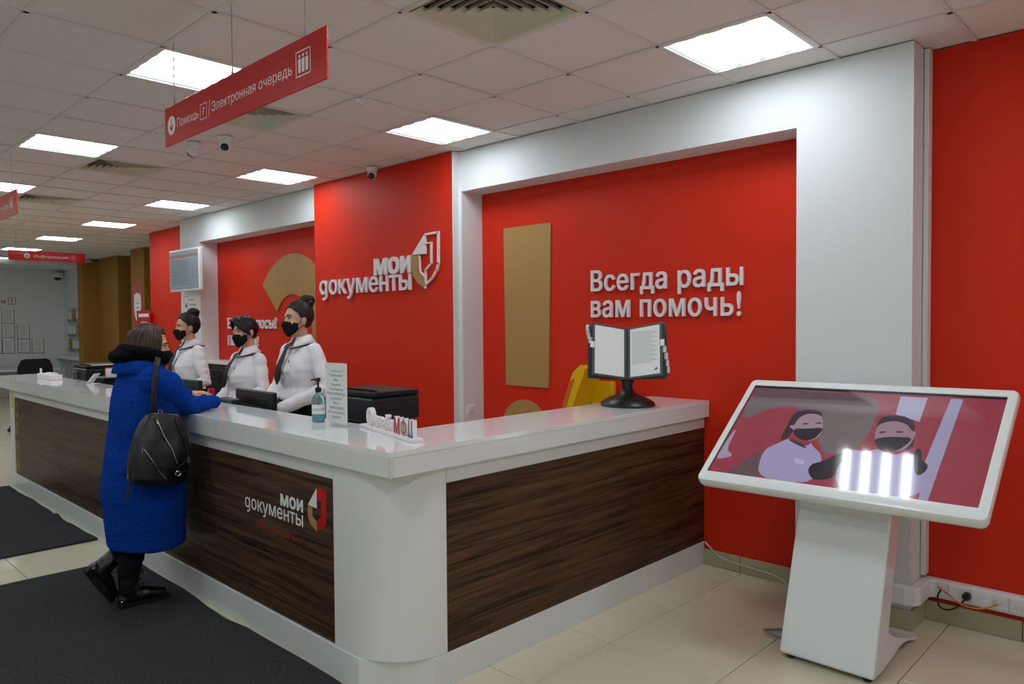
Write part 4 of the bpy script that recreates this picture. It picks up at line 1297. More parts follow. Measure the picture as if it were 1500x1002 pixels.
# ================================================================ PEOPLE
M_skin = mat('skin', (214, 164, 140), .55, spec=.35, var=.06, vscale=18)
M_shirt = mat('white_blouse', (240, 236, 239), .8, spec=.15, bump=.05, bscale=400)
M_tie = mat('dark_brown_tie', (38, 24, 24), .5)
M_mask = mat('black_mask', (14, 14, 17), .75, spec=.2)
M_skirt = mat('black_skirt', (14, 14, 17), .85, spec=.2)
M_eyew = mat('eye_white', (225, 222, 218), .2)
M_iris = mat('iris_dark', (38, 24, 18), .1, coat=.6)
M_brow = mat('brow_hair', (44, 30, 24), .8)
def hair_mat(name, a, b):
    m = mat(name, a, .5, spec=.35, bump=.8, bscale=14, stretch=(8, 1.2, 8), var=.5, vscale=16)
    return m
M_hair_b = hair_mat('black_hair', (20, 15, 15), None)
M_hair_d = hair_mat('dark_brown_hair', (40, 27, 22), None)
M_hair_c = mat('brown_streaked_hair', (62, 38, 26), .42, spec=.4, bump=.6, bscale=40, stretch=(5, 5, .5), var=.6, vscale=22)
M_coat = mat('blue_boucle_wool', (16, 60, 150), 1.0, spec=.05, bump=1.0, bscale=150, var=.22, vscale=120, sheen=.2)
M_leather = mat('black_leather', (15, 15, 18), .38, spec=.5, bump=.12, bscale=160)
M_trouser = mat('charcoal_trousers', (26, 27, 32), .9, spec=.1)
M_boot = mat('black_boot_leather', (13, 13, 15), .3)
M_hood = mat('black_jersey', (10, 10, 11), .95, spec=.1)

def remesh(mb, voxel, smooth=6, disp=None, name='m'):
    me = mb.mesh(name)
    o = bpy.data.objects.new('tmp', me); COL.objects.link(o)
    r = o.modifiers.new('r', 'REMESH'); r.mode = 'VOXEL'; r.voxel_size = voxel; r.adaptivity = 0
    if smooth:
        s_ = o.modifiers.new('s', 'SMOOTH'); s_.factor = .5; s_.iterations = smooth
    dg = bpy.context.evaluated_depsgraph_get(); dg.update()
    out = bpy.data.meshes.new_from_object(o.evaluated_get(dg))
    out.name = name
    bpy.data.objects.remove(o, do_unlink=True); bpy.data.meshes.remove(me)
    if disp:
        nrm = [v.normal.copy() for v in out.vertices]
        for v, n in zip(out.vertices, nrm):
            v.co += n * disp(v.co)
    out.shade_smooth()
    return out
def ringz(z, cx, cy, rx, ry, n=20, p=2.3):
    out = []
    for k in range(n):
        a = 2 * pi * k / n
        c, s_ = cos(a), sin(a)
        out.append((cx + rx * math.copysign(abs(c) ** (2 / p), c), cy + ry * math.copysign(abs(s_) ** (2 / p), s_), z))
    return out
def torso(mb, rows, g=0.0):
    mb.loft([ringz(z, 0, cy, rx + g, ry + g) for z, cy, rx, ry in rows])
def head_pieces(mb, HM):
    t = MB()
    t.ell((0, -.012, .018), (.073, .091, .097), 24, 16)
    t.ell((0, .025, -.035), (.061, .064, .083), 24, 16)
    t.ell((0, .052, -.094), (.027, .026, .021))
    t.tube([(0, .080, .006), (0, .092, -.018), (0, .102, -.038)], [.007, .009, .012], 10, round_caps=True)
    t.ell((0, .068, .022), (.048, .022, .012))
    for s_ in (-1, 1):
        t.ell((s_ * .035, .058, -.028), (.025, .023, .026))
        t.ell((s_ * .074, -.006, -.014), (.010, .019, .031))
        t.ell((s_ * .010, .094, -.042), (.008, .009, .007))
    t.ell((0, .083, -.062), (.020, .010, .006)); t.ell((0, .081, -.072), (.018, .010, .007))
    t.tube([(0, -.012, -.05), (0, -.02, -.12), (0, -.034, -.21)], [.048, .046, .052], 18)
    t.tr(HM)
    mb.add(t.v, t.f)
def hand(mb, W, d, palm, thumb_side, curl=.5, sc=1.0):
    """palm normal points to the palm side; fingers curl that way; thumb leaves the side of the palm"""
    W = Vector(W); d = Vector(d).normalized(); pn = Vector(palm); pn = (pn - d * pn.dot(d)).normalized()
    s_ = d.cross(pn).normalized() * thumb_side
    mb.tube([W - d * .02, W + d * .015, W + d * .05 * sc, W + d * .088 * sc], [(.021, .017), (.028, .016), (.038 * sc, .0135), (.037 * sc, .012)], 14, up=pn, round_caps=True)
    for off, L in ((.0315, .066), (.0105, .076), (-.0105, .071), (-.0315, .056)):
        p = W + d * (.080 * sc) + s_ * off * sc
        dirv = (d + s_ * off * 1.6).normalized()
        pts = [p]; a = curl * .35
        for seg, f in enumerate((.45, .32, .25)):
            a += curl * (.55 if seg else .2)
            dd = (dirv * cos(a) + pn * sin(a))
            p = p + dd * L * f * sc
            pts.append(p)
        mb.tube(pts, [.0086 * sc, .0082 * sc, .0075 * sc, .0062 * sc], 8, round_caps=True)
    p = W + d * .022 * sc + s_ * .026 * sc
    pts = [p, p + (d * .55 + s_ * .75 + pn * .25).normalized() * .034 * sc]
    pts.append(pts[-1] + (d * .85 + s_ * .25 + pn * .35).normalized() * .028 * sc)
    pts.append(pts[-1] + (d * .95 + pn * .45).normalized() * .022 * sc)
    mb.tube(pts, [.0125 * sc, .0105 * sc, .009 * sc, .007 * sc], 8, round_caps=True)
def face_parts(body, HM, browm=None):
    for s_ in (-1, 1):
        e = obj('eye', MB().ell((s_ * .031, .0690, .0), (.0125, .0118, .0085), 14, 10).tr(HM), M_eyew, body, True)
        obj('iris', MB().ell((s_ * .031 + .001, .0775, .0), (.0060, .0042, .0062), 12, 8).tr(HM), M_iris, e, True)
        obj('lash_line', MB().tube([(s_ * .018, .0785, .0045), (s_ * .025, .0815, .0088), (s_ * .034, .0800, .0092), (s_ * .045, .0735, .0045)], .0019, 6).tr(HM), M_iris, e)
        obj('eyebrow', MB().tube([(s_ * .013, .0885, .021), (s_ * .026, .0885, .0265), (s_ * .040, .0815, .0265), (s_ * .050, .0715, .021)], [.0028, .0036, .0030, .0012], 6).tr(HM), browm or M_brow, body, True)
def face_mask(body, HM):
    rows = []
    nt, nz = 24, 12
    for j in range(nz + 1):
        t = j / nz
        row = []
        for i in range(nt + 1):
            th_ = radians(-74 + 148 * i / nt)
            top = -.016 - .016 * min(1, abs(th_) / 1.2) ** 1.3
            bot = -.122 + .050 * min(1, abs(th_) / 1.29) ** 1.6
            z = top + (bot - top) * t
            nose = .0285 * math.exp(-(th_ / .42) ** 2) * (math.exp(-((t - .22) / .24) ** 2) + .45 * math.exp(-((t - .62) / .3) ** 2))
            flat = .074 - .012 * max(0, t - .72) / .28 * 1.5
            row.append((.0735 * sin(th_) * (1 - .10 * t), .016 + (flat + nose) * cos(th_), z))
        rows.append(row)
    mb = MB().loft(rows, cap=False, closed=False).tr(HM)
    m_ = obj('face_mask', mb.mesh('mask', True), M_mask, body)
    so = m_.modifiers.new('s', 'SOLIDIFY'); so.thickness = .0022; so.offset = 1
    fold = MB()
    for t in (.42, .56, .70):
        j = int(t * nz)
        fold.tube([(p[0] * 1.01, p[1] + .0012, p[2]) for p in rows[j][3:-3]], .0011, 5)
    obj('pleats', fold.tr(HM), mat('mask_seam', (28, 28, 32), .8), m_)
    for s_ in (-1, 1):
        x, y, z = rows[2][-1] if s_ > 0 else rows[2][0]
        x2, y2, z2 = rows[-2][-1] if s_ > 0 else rows[-2][0]
        obj('ear_loop', MB().tube([(x, y, z), (s_ * .0805, .012, .004), (s_ * .082, -.014, .014), (s_ * .080, -.028, -.008), (s_ * .079, -.012, -.042), (x2, y2, z2)], .0016, 6).tr(HM), M_mask, m_)
    return m_
def hair_cap(HM, m, body, r=(.082, .100, .104), c=(0, -.017, .024), low=-.09, fringe=False, thick=.012):
    n, k = 48, 36
    vs = []; keep = {}
    mb = MB()
    grid = {}
    for a in range(1, k):
        th_ = pi * a / k
        for b in range(n):
            ph = 2 * pi * b / n
            p = Vector((c[0] + r[0] * sin(th_) * cos(ph), c[1] + r[1] * sin(th_) * sin(ph), c[2] + r[2] * cos(th_)))
            z = p.z
            lim = .084 if fringe else .066
            if z > .072: ok = p.y < (.105 if fringe else .072)
            elif z > -.004:
                f = (z + .004) / .076
                ok = p.y < .008 + f * ((.084 if fringe else .062) - .008) + (.014 if fringe and p.x < 0 else 0)
            else: ok = p.y < (-.018 if z < -.012 else .008) and z > low
            wv = .0016 * sin(ph * 23 + th_ * 5) + .001 * sin(ph * 41)
            p += (p - Vector(c)).normalized() * wv
            grid[(a, b)] = len(vs); vs.append(tuple(p)); keep[(a, b)] = ok
    top = len(vs); vs.append((c[0], c[1], c[2] + r[2]))
    fs = []
    for a in range(1, k - 1):
        for b in range(n):
            q = [(a, b), (a, (b + 1) % n), (a + 1, (b + 1) % n), (a + 1, b)]
            if sum(keep[x] for x in q) >= 3: fs.append(tuple(grid[x] for x in q))
    for b in range(n):
        if keep[(1, b)]: fs.append((top, grid[(1, (b + 1) % n)], grid[(1, b)]))
    me = MB().add(vs, fs).tr(HM).mesh('hair', True)
    bm = bmesh.new(); bm.from_mesh(me)
    bmesh.ops.delete(bm, geom=[v for v in bm.verts if not v.link_faces], context='VERTS')
    bm.to_mesh(me); bm.free()
    h = obj('hair', me, m, body)
    so = h.modifiers.new('s', 'SOLIDIFY'); so.thickness = thick; so.offset = -1
    return h
FEM = [(.50, 0, .13, .10), (.62, 0, .155, .115), (.80, -.005, .172, .125), (.90, -.005, .170, .120), (.98, 0, .148, .102), (1.06, .004, .128, .092), (1.13, .006, .132, .096),
       (1.20, .012, .142, .112), (1.25, .016, .146, .120), (1.31, .006, .150, .104), (1.365, -.004, .150, .085), (1.405, -.010, .120, .066), (1.435, -.014, .068, .054), (1.46, -.014, .052, .05)]
def legs(mb):
    for s_ in (-1, 1):
        mb.tube([(s_ * .085, 0, .86), (s_ * .088, .005, .65), (s_ * .085, .01, .47), (s_ * .085, -.012, .34), (s_ * .083, -.02, .09), (s_ * .083, -.02, .06)], [.082, .072, .052, .051, .033, .034], 14)
        mb.tube([(s_ * .083, -.06, .035), (s_ * .085, .0, .045), (s_ * .09, .09, .03), (s_ * .092, .15, .022)], [(.03, .032), (.034, .042), (.042, .026), (.034, .016)], 12, round_caps=True)
def clerk(label, loc, heading, scale, turn, nod, roll, arms, bun, fringe=False, hairm=M_hair_b, tie_dx=0.0, group='counter clerks', plump=0.0, rx_hair=None):
    HM = Matrix.Translation((0, .022, 1.60)) @ Matrix.Rotation(turn, 4, 'Z') @ Matrix.Rotation(roll, 4, 'Y') @ Matrix.Rotation(nod, 4, 'X')
    body = MB()
    torso(body, [(z, cy, rx * .95, ry * .92) for z, cy, rx, ry in FEM if z >= .6])
    legs(body)
    head_pieces(body, HM)
    for (sh, el, wr, hd, pn, ts) in arms:
        body.tube([sh, Vector(sh).lerp(Vector(el), .5), el, Vector(el).lerp(Vector(wr), .35), wr], [.046, .042, .037, .038, .026], 12, round_caps=True)
        hand(body, wr, hd, pn, ts, .55)
    bme = remesh(body, .0048, 4, None, 'person')
    P = obj('person', bme, M_skin)
    P.location = loc; P.rotation_euler = (0, 0, heading); P.scale = (scale,) * 3
    tag(P, label, 'person', group)
    sh_ = MB()
    rows = [(z, cy, rx + plump * math.exp(-((z - 1.2) / .16) ** 2), ry + plump * math.exp(-((z - 1.24) / .12) ** 2)) for z, cy, rx, ry in FEM if .97 < z < 1.43]
    rows = [(1.045, .003, .152, .112), (1.062, .004, .156, .116)] + [r for r in rows if r[0] > 1.09]
    torso(sh_, rows, .006)
    for (sh, el, wr, hd, pn, ts) in arms:
        e, w_, s0 = Vector(el), Vector(wr), Vector(sh)
        sh_.tube([s0 + (s0 - e).normalized() * .02, s0.lerp(e, .3), s0.lerp(e, .7), e, e.lerp(w_, .4), e.lerp(w_, .82), w_ - (w_ - e).normalized() * .012],
                 [.050, .055, .053, .051, .050, .045, .039], 16, round_caps=True)
    seed = loc[0]
    def fold(co):
        f = .0075 * noise.noise(Vector((co.x * 9 + seed, co.y * 9, co.z * 20)))
        f += .003 * noise.noise(Vector((co.x * 26, co.y * 26 + seed, co.z * 12)))
        if co.z < 1.13: f += .0022 * sin(math.atan2(co.x, co.y) * 14 + co.z * 12)
        return f
    s1 = obj('blouse', remesh(sh_, .007, 5, fold, 'blouse'), M_shirt, P)
    for (sh, el, wr, hd, pn, ts) in arms:
        e, w_ = Vector(el), Vector(wr); d_ = (w_ - e).normalized()
        obj('cuff', MB().tube([w_ - d_ * .045, w_ - d_ * .043, w_ - d_ * .002, w_], [.040, .0425, .041, .038], 16), M_shirt, s1, True)
    for k in range(5):
        z = 1.10 + k * .055
        y = .125 + .032 * math.exp(-((z - 1.245) / .06) ** 2) + plump
        obj('button', MB().ell((.008, y, z), (.0055, .0025, .0055), 10, 6), M_letter, s1)
    # collar
    def arc(r, z, a0=42, a1=318, n=26, fy=1.0):
        return [(r * sin(radians(a0 + (a1 - a0) * k / n)), -.012 + fy * r * cos(radians(a0 + (a1 - a0) * k / n)), z) for k in range(n + 1)]
    c1 = [[(x, y, 1.478 + .006 * (y < 0)) for x, y, _ in arc(.055, 0, 14, 346)], [(x, y, 1.486 + .004 * (y < 0) - .02 * max(0, y) / .06) for x, y, _ in arc(.060, 0, 14, 346)],
          [(x, y * 1.05, 1.462 - .018 * max(0, y) / .06) for x, y, _ in arc(.073, 0, 17, 343)], [(x, y * 1.1 + (.012 if y > .02 else 0), 1.432 - .022 * max(0, y) / .07) for x, y, _ in arc(.094, 0, 22, 338)]]
    cl = obj('collar', MB().loft(c1, cap=False, closed=False).mesh('collar', True), M_shirt, P)
    so = cl.modifiers.new('s', 'SOLIDIFY'); so.thickness = .004
    obj('neck_ribbon', MB().tube([(x * 1.0, y * 1.1 + (.010 if y > .02 else 0), 1.427 - .024 * max(0, y) / .07) for x, y, _ in arc(.100, 0, 10, 350, 34)], [(.0065, .0055)] * 35, 8), M_tie, P, True)
    tk_ = obj('tie', MB().loft([[(tie_dx * q + sx * w_ / 2, y_ + plump * (q > .25) + .004 + dy, z) for sx, dy in ((-1, -.003), (1, -.003), (.8, .004), (-.8, .004))]
              for z, w_, y_, q in ((1.432, .024, .092, 0), (1.425, .036, .100, 0), (1.400, .030, .112, .05), (1.393, .026, .116, .1), (1.34, .045, .132, .35), (1.28, .058, .154, .65), (1.22, .066, .156, .9), (1.195, .060, .154, 1.0), (1.155, .004, .150, 1.15))]), M_tie, P, True)
    obj('lapel_badge', MB().ell((-.062, .146 + plump, 1.315), (.008, .003, .011), 12, 8), mat('badge_red', (200, 90, 80), .4), P, True)
    sk = MB()
    torso(sk, [(.48, 0, .195, .145), (.60, 0, .195, .145), (.80, -.004, .190, .142), (.92, -.004, .182, .132), (1.0, 0, .162, .118), (1.055, .003, .150, .110)])
    obj('skirt', sk, M_skirt, P, True)
    for s_ in (-1, 1):
        obj('shoe', MB().tube([(s_ * .083, -.07, .038), (s_ * .085, .0, .045), (s_ * .09, .09, .034), (s_ * .092, .165, .024)], [(.036, .036), (.039, .044), (.047, .033), (.038, .022)], 14, round_caps=True), M_black, P, True)
    h = hair_cap(HM, hairm, P, fringe=fringe)
    if bun:
        bp, br = bun
        t = MB().ell(bp, (br, br, br * .82), 18, 12)
        t.ell((bp[0], bp[1] - .002, bp[2] - br * .5), (br * .8, br * .8, br * .5))
        t.tr(HM)
        obj('hair_bun', remesh(t, .005, 3, lambda co: .004 * sin(co.x * 260 + co.z * 190) + .004 * noise.noise(co * 40), 'bun'), hairm, h)
    if fringe:
        t = MB()
        t.tube([(.02, .045, .118), (-.025, .082, .090), (-.058, .078, .050), (-.078, .045, .005), (-.082, .015, -.03)], [(.030, .012), (.034, .012), (.030, .012), (.022, .011), (.010, .006)], 12, round_caps=True)
        t.tube([(.01, .05, .116), (.045, .070, .092), (.070, .050, .055), (.080, .02, .01)], [(.026, .012), (.026, .012), (.022, .010), (.012, .007)], 12, round_caps=True)
        obj('fringe', remesh(t.tr(HM), .004, 4, None, 'fringe'), hairm, h)
    face_parts(P, HM)
    face_mask(P, HM)
    return P
A = lambda *a: a
arms_clasp = [((-.148, -.005, 1.368), (-.245, -.02, 1.13), (-.075, .235, 1.000), (.65, .55, -.30), (.2, -.5, -1), 1),
              ((.148, -.005, 1.368), (.240, .0, 1.13), (.095, .250, .985), (-.65, .5, -.35), (-.2, -.5, -1), -1)]
arms_lean = [((-.148, -.005, 1.368), (-.235, .03, 1.13), (-.13, .29, 1.035), (.35, .8, -.30), (.1, -.3, -1), 1),
             ((.148, -.005, 1.368), (.230, .02, 1.12), (.13, .22, .99), (-.35, .75, -.4), (-.1, -.3, -1), -1)]
clerk('clerk with high brown bun in white blouse and brown tie beside the sanitizer', (-4.69, 2.72, 0), pi + .14, 1.035, radians(-8), radians(-2), 0, arms_clasp, ((0, -.078, .116), .050), hairm=M_hair_d, tie_dx=.05)
clerk('clerk with side-swept black hair in white blouse, head tilted, between two other clerks', (-5.49, 2.72, 0), pi + .16, .975, radians(2), radians(-4), radians(6), arms_lean, ((.02, -.108, .03), .040), fringe=True, tie_dx=.06, plump=.018)
clerk('clerk with black top bun in white blouse in front of the white pillar', (-6.57, 2.72, 0), pi + .06, 1.0, radians(-6), radians(-3), 0, arms_clasp, ((0, -.064, .118), .051), tie_dx=.05)

# ---- woman in the blue coat
CX, CY = -4.50, 1.600
HM = Matrix.Translation((0.0, .040, 1.496)) @ Matrix.Rotation(radians(-26), 4, 'Z') @ Matrix.Rotation(radians(-6), 4, 'X')
armsC = [((.165, .02, 1.300), (.135, .190, 1.140), (-.005, .425, 1.137), (-1, .12, 0), (0, .1, -1), 1),
         ((-.165, .02, 1.300), (-.265, .180, 1.155), (-.320, .385, 1.172), (.28, .85, .0), (0, .05, -1), -1)]
body = MB()
torso(body, [(z - .085, cy, rx, ry) for z, cy, rx, ry in FEM if z >= .6])
head_pieces(body, HM)
body.tube([(0, -.005, 1.30), (0, .005, 1.40), (0, .02, 1.46)], [.055, .05, .046], 14)
for (sh, el, wr, hd, pn, ts) in armsC:
    body.tube([sh, Vector(sh).lerp(Vector(el), .5), el, Vector(el).lerp(Vector(wr), .35), wr], [.046, .042, .037, .038, .026], 12, round_caps=True)
    hand(body, wr, hd, pn, ts, .40)
# standing leg and the leg resting on its toe
L1 = [(.06, -.02, .80), (.05, -.04, .60), (.04, -.07, .44), (.035, -.11, .27), (.03, -.125, .12)]
L2 = [(-.07, -.02, .80), (-.06, -.03, .60), (-.055, -.05, .45), (-.055, -.10, .36), (-.06, -.15, .29)]
for L_ in (L1, L2):
    body.tube(L_, [.085, .07, .054, .05, .036], 14, round_caps=True)
CB = obj('person', remesh(body, .0048, 4, None, 'person'), M_skin)
CB.location = (CX, CY, 0)
tag(CB, 'woman in long bright blue coat with black backpack leaning on the counter', 'person')
ct_ = MB()
rows = [(.345, .0, .225, .195), (.36, .0, .232, .203), (.50, -.004, .240, .208), (.68, -.014, .242, .214), (.80, -.014, .238, .212), (.92, -.006, .226, .196), (1.02, .0, .215, .186), (1.12, .002, .212, .182),
        (1.20, .004, .212, .172), (1.27, .002, .206, .152), (1.33, -.004, .180, .126), (1.375, -.012, .135, .108), (1.405, -.016, .110, .100)]
torso(ct_, rows)
for (sh, el, wr, hd, pn, ts) in armsC:
    e, w_, s0 = Vector(el), Vector(wr), Vector(sh)
    ct_.tube([s0 + Vector((0, -.03, .0)), s0.lerp(e, .25), s0.lerp(e, .6) + Vector((0, 0, -.005)), e + Vector((.0, .0, -.002)), e.lerp(w_, .35), e.lerp(w_, .6), e.lerp(w_, .90)],
             [(.085, .090), (.090, .094), (.074, .074), (.060, .056), (.052, .050), (.047, .045), (.044, .042)], 18, round_caps=True)
def coatfold(co):
    f = .006 * noise.noise(Vector((co.x * 6, co.y * 6, co.z * 9 + 4)))
    f += .0036 * noise.noise(co * 62) + .003 * noise.noise(co * 125)
    if co.z > 1.05 and co.y > .1: f += .006 * noise.noise(Vector((co.x * 20, co.y * 20, co.z * 20)))
    if co.z < .95:
        a = math.atan2(co.y, co.x); f += .008 * sin(a * 4 + co.z * 5) * (0.95 - co.z)
        f -= .010 * math.exp(-((co.z - .62 + co.y * .9) / .06) ** 2)
    return f
coat = obj('coat', remesh(ct_, .0058, 4, coatfold, 'coat'), M_coat, CB)
col_r = []
for z, r, dy in ((1.36, .118, 0), (1.39, .112, -.002), (1.412, .116, -.010), (1.418, .124, -.012), (1.405, .132, -.014), (1.37, .142, -.012), (1.345, .150, -.01)):
    col_r.append([(r * 1.05 * sin(radians(a)), -.012 + dy + r * cos(radians(a)) * (1.0 if a < 180 else 1.0), z - .055 * max(0, cos(radians(a)))) for a in range(26, 335, 12)])
c_ = obj('coat_collar', MB().loft(col_r, cap=False, closed=False).mesh('collar', True), M_coat, coat)
so = c_.modifiers.new('s', 'SOLIDIFY'); so.thickness = .012
# hood lying round the neck
hd_ = MB()
hp = []; hr = []
for a in range(-150, 151, 15):
    r_ = .098 + .014 * cos(radians(a))
    hp.append((r_ * sin(radians(a)) * 1.02, .016 - r_ * cos(radians(a)) * 1.12, 1.445 + .016 * cos(radians(a)) - .01 * (abs(a) > 120)))
    hr.append((.034 + .016 * (1 + cos(radians(a))) / 2, .030 + .020 * (1 + cos(radians(a))) / 2))
hd_.tube(hp, hr, 14, round_caps=True)
hd_.ell((0, -.120, 1.440), (.112, .064, .048))
hd_.ell((0, -.02, 1.43), (.095, .095, .050))
obj('hood', remesh(hd_, .006, 5, lambda co: .007 * noise.noise(Vector((co.x * 16, co.y * 16, co.z * 30))), 'hood'), M_hood, CB)
# hair: bob falling over ear to the hood
hh = MB()
hh.ell((0, -.020, .026), (.090, .104, .104), 28, 18)
for s_ in (-1, 1):
    hh.tube([(s_ * .045, .03, .095), (s_ * .078, .022, .050), (s_ * .088, .012, -.01), (s_ * .086, .010, -.065), (s_ * .078, .018, -.115)], [(.030, .020), (.046, .018), (.050, .020), (.042, .020), (.024, .014)], 14, up=(1, 0, 0), round_caps=True)
    hh.tube([(s_ * .05, -.06, .06), (s_ * .07, -.055, -.02), (s_ * .066, -.055, -.10)], [(.05, .04), (.05, .035), (.035, .03)], 14, round_caps=True)
hh.tube([(0, -.09, .05), (0, -.10, -.03), (0, -.09, -.11)], [(.07, .04), (.075, .035), (.06, .03)], 16, up=(0, 1, 0), round_caps=True)
hh.tr(HM)
HMI = HM.inverted()
hm_ = remesh(hh, .0055, 4, lambda co: .0035 * sin(math.atan2((HMI @ co).x, (HMI @ co).y) * 34) + .003 * noise.noise(Vector((co.x * 45, co.y * 45, co.z * 8))), 'hair')
bm = bmesh.new(); bm.from_mesh(hm_)
kill = []
for v in bm.verts:
    p = HMI @ v.co
    if p.y > .048 - .2 * max(0, abs(p.x) - .05) and p.z < .075 and abs(p.x) < .075:
        kill.append(v)
bmesh.ops.delete(bm, geom=kill, context='VERTS')
bm.to_mesh(hm_); bm.free()
hr_ = obj('hair', hm_, M_hair_c, CB)
so = hr_.modifiers.new('s', 'SOLIDIFY'); so.thickness = .010; so.offset = -1
face_parts(CB, HM)
face_mask(CB, HM)
# trousers, boots
tr2 = MB()
for L_ in (L1, L2):
    tr2.tube(L_, [.09, .085, .080, .066, .046], 16, round_caps=True)
obj('trousers', remesh(tr2, .008, 4, lambda co: .010 * noise.noise(Vector((co.x * 12, co.y * 12, co.z * 30))), 'trousers'), M_trouser, CB)
def boot(M, name='boot'):
    t = MB()
    t.tube([(0, -.03, .24), (0, -.03, .16), (0, -.025, .10), (0, -.02, .055)], [(.055, .060), (.050, .056), (.050, .060), (.046, .062)], 16, up=(0, 1, 0), round_caps=True)
    t.tube([(0, -.06, .054), (0, .0, .066), (0, .07, .062), (0, .130, .054), (0, .165, .050)], [(.042, .034), (.046, .048), (.050, .042), (.050, .034), (.044, .028)], 16, round_caps=True)
    b = obj(name, remesh(t.tr(M), .0055, 4, lambda co: .003 * noise.noise(co * 34), 'boot'), M_boot, CB)
    sp = [(.044 * c * (1.05 if s_ > 0 else .9), .06 + .148 * s_) for c, s_ in [(cos(2 * pi * k / 28), sin(2 * pi * k / 28)) for k in range(28)]]
    s1 = MB().prism(sp, lambda u, v, d: (u, v, d), 0.0, .030)
    s1.rbox(-.040, .040, -.088, -.03, -.0, .032, .006, 1)
    obj('sole', s1.tr(M), M_blackm, b)
    lc = MB()
    for k in range(5):
        z = .085 + k * .03; y = .05 - k * .012
        lc.tube([(-.03, y - .005, z), (0, y + .022 - .002 * k, z + .006), (.03, y - .005, z)], .003, 5)
    lc.tube([(0, .03, .215), (.02, .055, .20), (.035, .06, .165)], .003, 5); lc.tube([(0, .03, .215), (-.02, .055, .2), (-.03, .06, .17)], .003, 5)
    obj('laces', lc.tr(M), M_black, b)
    obj('heel_stud', MB().ell((.036, -.075, .045), (.006, .006, .006), 10, 8).tr(M), M_chrome, b)
    return b
boot(Matrix.Translation((.03, -.092, .013)) @ Matrix.Rotation(radians(-6), 4, 'Z') @ Matrix.Scale(.94, 4))
piv = Matrix.Translation((-.065, -.185, .022)) @ Matrix.Rotation(radians(4), 4, 'Z') @ Matrix.Rotation(radians(-58), 4, 'X') @ Matrix.Scale(.90, 4) @ Matrix.Translation((0, -.205, 0))
boot(piv)

# ---- backpack hanging from her right shoulder
BM = Matrix.Translation((CX + .262, CY - .02, .94)) @ Matrix.Rotation(radians(90 + 4), 4, 'Z') @ Matrix.Rotation(radians(8), 4, 'Y')
bp = thing('backpack', 'black leather backpack with silver zips hanging from shoulder of woman in blue', 'backpack')
bp.matrix_world = BM
# local: x across the bag (towards +y of the hall), -y outwards from the coat, z up
def brow(z, hw_, d0, d1, n=20, p=3.0):
    return [(hw_ * math.copysign(abs(cos(2 * pi * k / n)) ** (2 / p), cos(2 * pi * k / n)), (d0 + d1) / 2 + (d1 - d0) / 2 * math.copysign(abs(sin(2 * pi * k / n)) ** (2 / p), sin(2 * pi * k / n)), z) for k in range(n)]
rows = [(-.205, .115, -.055, .05), (-.20, .135, -.075, .06), (-.17, .155, -.095, .066), (-.10, .162, -.100, .068), (-.02, .158, -.088, .066), (.06, .146, -.070, .060), (.13, .122, -.050, .052), (.175, .098, -.036, .046), (.19, .080, -.028, .040)]
mbp = MB().loft([brow(*r) for r in rows])
obj('bag_body', remesh(mbp, .007, 5, lambda co: .005 * noise.noise(Vector((co.x * 14, co.y * 14, co.z * 10))), 'bag'), M_leather, bp)
def face_y(x, z):
    for (z0, h0, a0, _), (z1, h1, a1, _) in zip(rows[:-1], rows[1:]):
        if z0 <= z <= z1:
            t = (z - z0) / (z1 - z0); hw_ = h0 + (h1 - h0) * t; a = a0 + (a1 - a0) * t
            mid = (a + .055) / 2; dd = (.055 - a) / 2
            q = min(1, abs(x) / hw_)
            return mid - dd * (1 - q ** 3) ** (1 / 3) - .002
    return -.05
def on_face(pts):
    return [(x, face_y(x, z) - .002, z) for x, z in pts]
pnl = [(-.065, .165), (-.05, .10), (-.075, .03), (-.095, -.05), (-.06, -.085), (.0, -.105), (.06, -.105), (.105, -.08), (.125, -.03), (.10, .05), (.06, .12), (.045, .165)]
obj('front_flap_seam', MB().tube(on_face(pnl), .0035, 6), M_leather, bp, True)
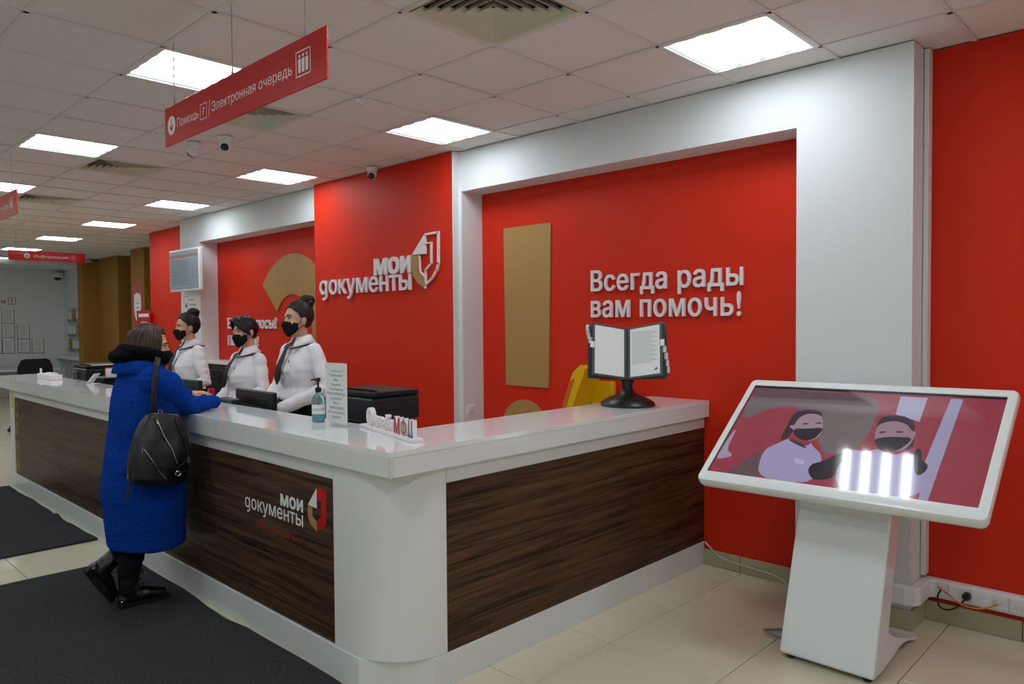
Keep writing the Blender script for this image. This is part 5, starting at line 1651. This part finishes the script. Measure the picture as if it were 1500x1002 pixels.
def zipper(pts, name='zip'):
    fine = []
    for a, b in zip(pts[:-1], pts[1:]):
        for k in range(5): fine.append((a[0] + (b[0] - a[0]) * k / 5, a[1] + (b[1] - a[1]) * k / 5))
    fine.append(pts[-1])
    o = obj(name, MB().tube(on_face(fine), .0030, 6), M_chrome, bp, True)
    x, z = pts[0]; y = face_y(x, z)
    obj('zip_pull', MB().rbox(x - .004, x + .004, y - .009, y - .005, z - .03, z + .004, .001, 1), M_chrome, o)
zipper([(-.055, .150), (-.02, .07), (.03, -.01), (.06, -.08)])
zipper([(-.125, .000), (-.08, -.06), (-.03, -.13), (.01, -.165)])
zipper([(.130, -.05), (.148, -.09)])
obj('buckle_ring', MB().tube([(.07 + .014 * cos(2 * pi * k / 12), face_y(.07, -.135) - .004, -.135 + .014 * sin(2 * pi * k / 12)) for k in range(13)], .003, 6), M_chrome, bp, True)
obj('lower_strap', MB().tube(on_face([(.03, -.12), (.07, -.13), (.11, -.125), (.14, -.115)]), [(.010, .003)] * 4, 8), M_leather, bp)
obj('top_handle', MB().tube([(-.055, .0, .185), (-.065, -.005, .225), (-.035, -.008, .252), (.0, -.005, .235), (.005, .0, .188)], .005, 8), M_leather, bp, True)
obj('handle_ring', MB().tube([(-.03 + .011 * cos(2 * pi * k / 12), -.018, .196 + .011 * sin(2 * pi * k / 12)) for k in range(13)], .0025, 6), M_chrome, bp, True)
inv = BM.inverted()
SW_ = [(-4.246, 1.545, 1.10), (-4.226, 1.545, 1.18), (-4.222, 1.55, 1.26), (-4.232, 1.56, 1.335), (-4.262, 1.58, 1.395), (-4.33, 1.615, 1.432)]
obj('shoulder_strap', MB().tube([inv @ Vector(p) for p in SW_], [(.016, .004)] * 6, 8, up=(0, 1, 0)), M_leather, bp)
for dx in (-.150, -.138):
    tl = obj('loose_strap', MB().tube([(dx, -.02, -.04), (dx - .012, -.03, -.12), (dx + .002, -.02, -.2), (dx - .008, -.02, -.27)], [(.005, .002)] * 4, 6), M_leather, bp)
    obj('strap_tip', MB().box(dx - .014, dx - .006, -.024, -.018, -.17, -.145), M_chrome, tl)
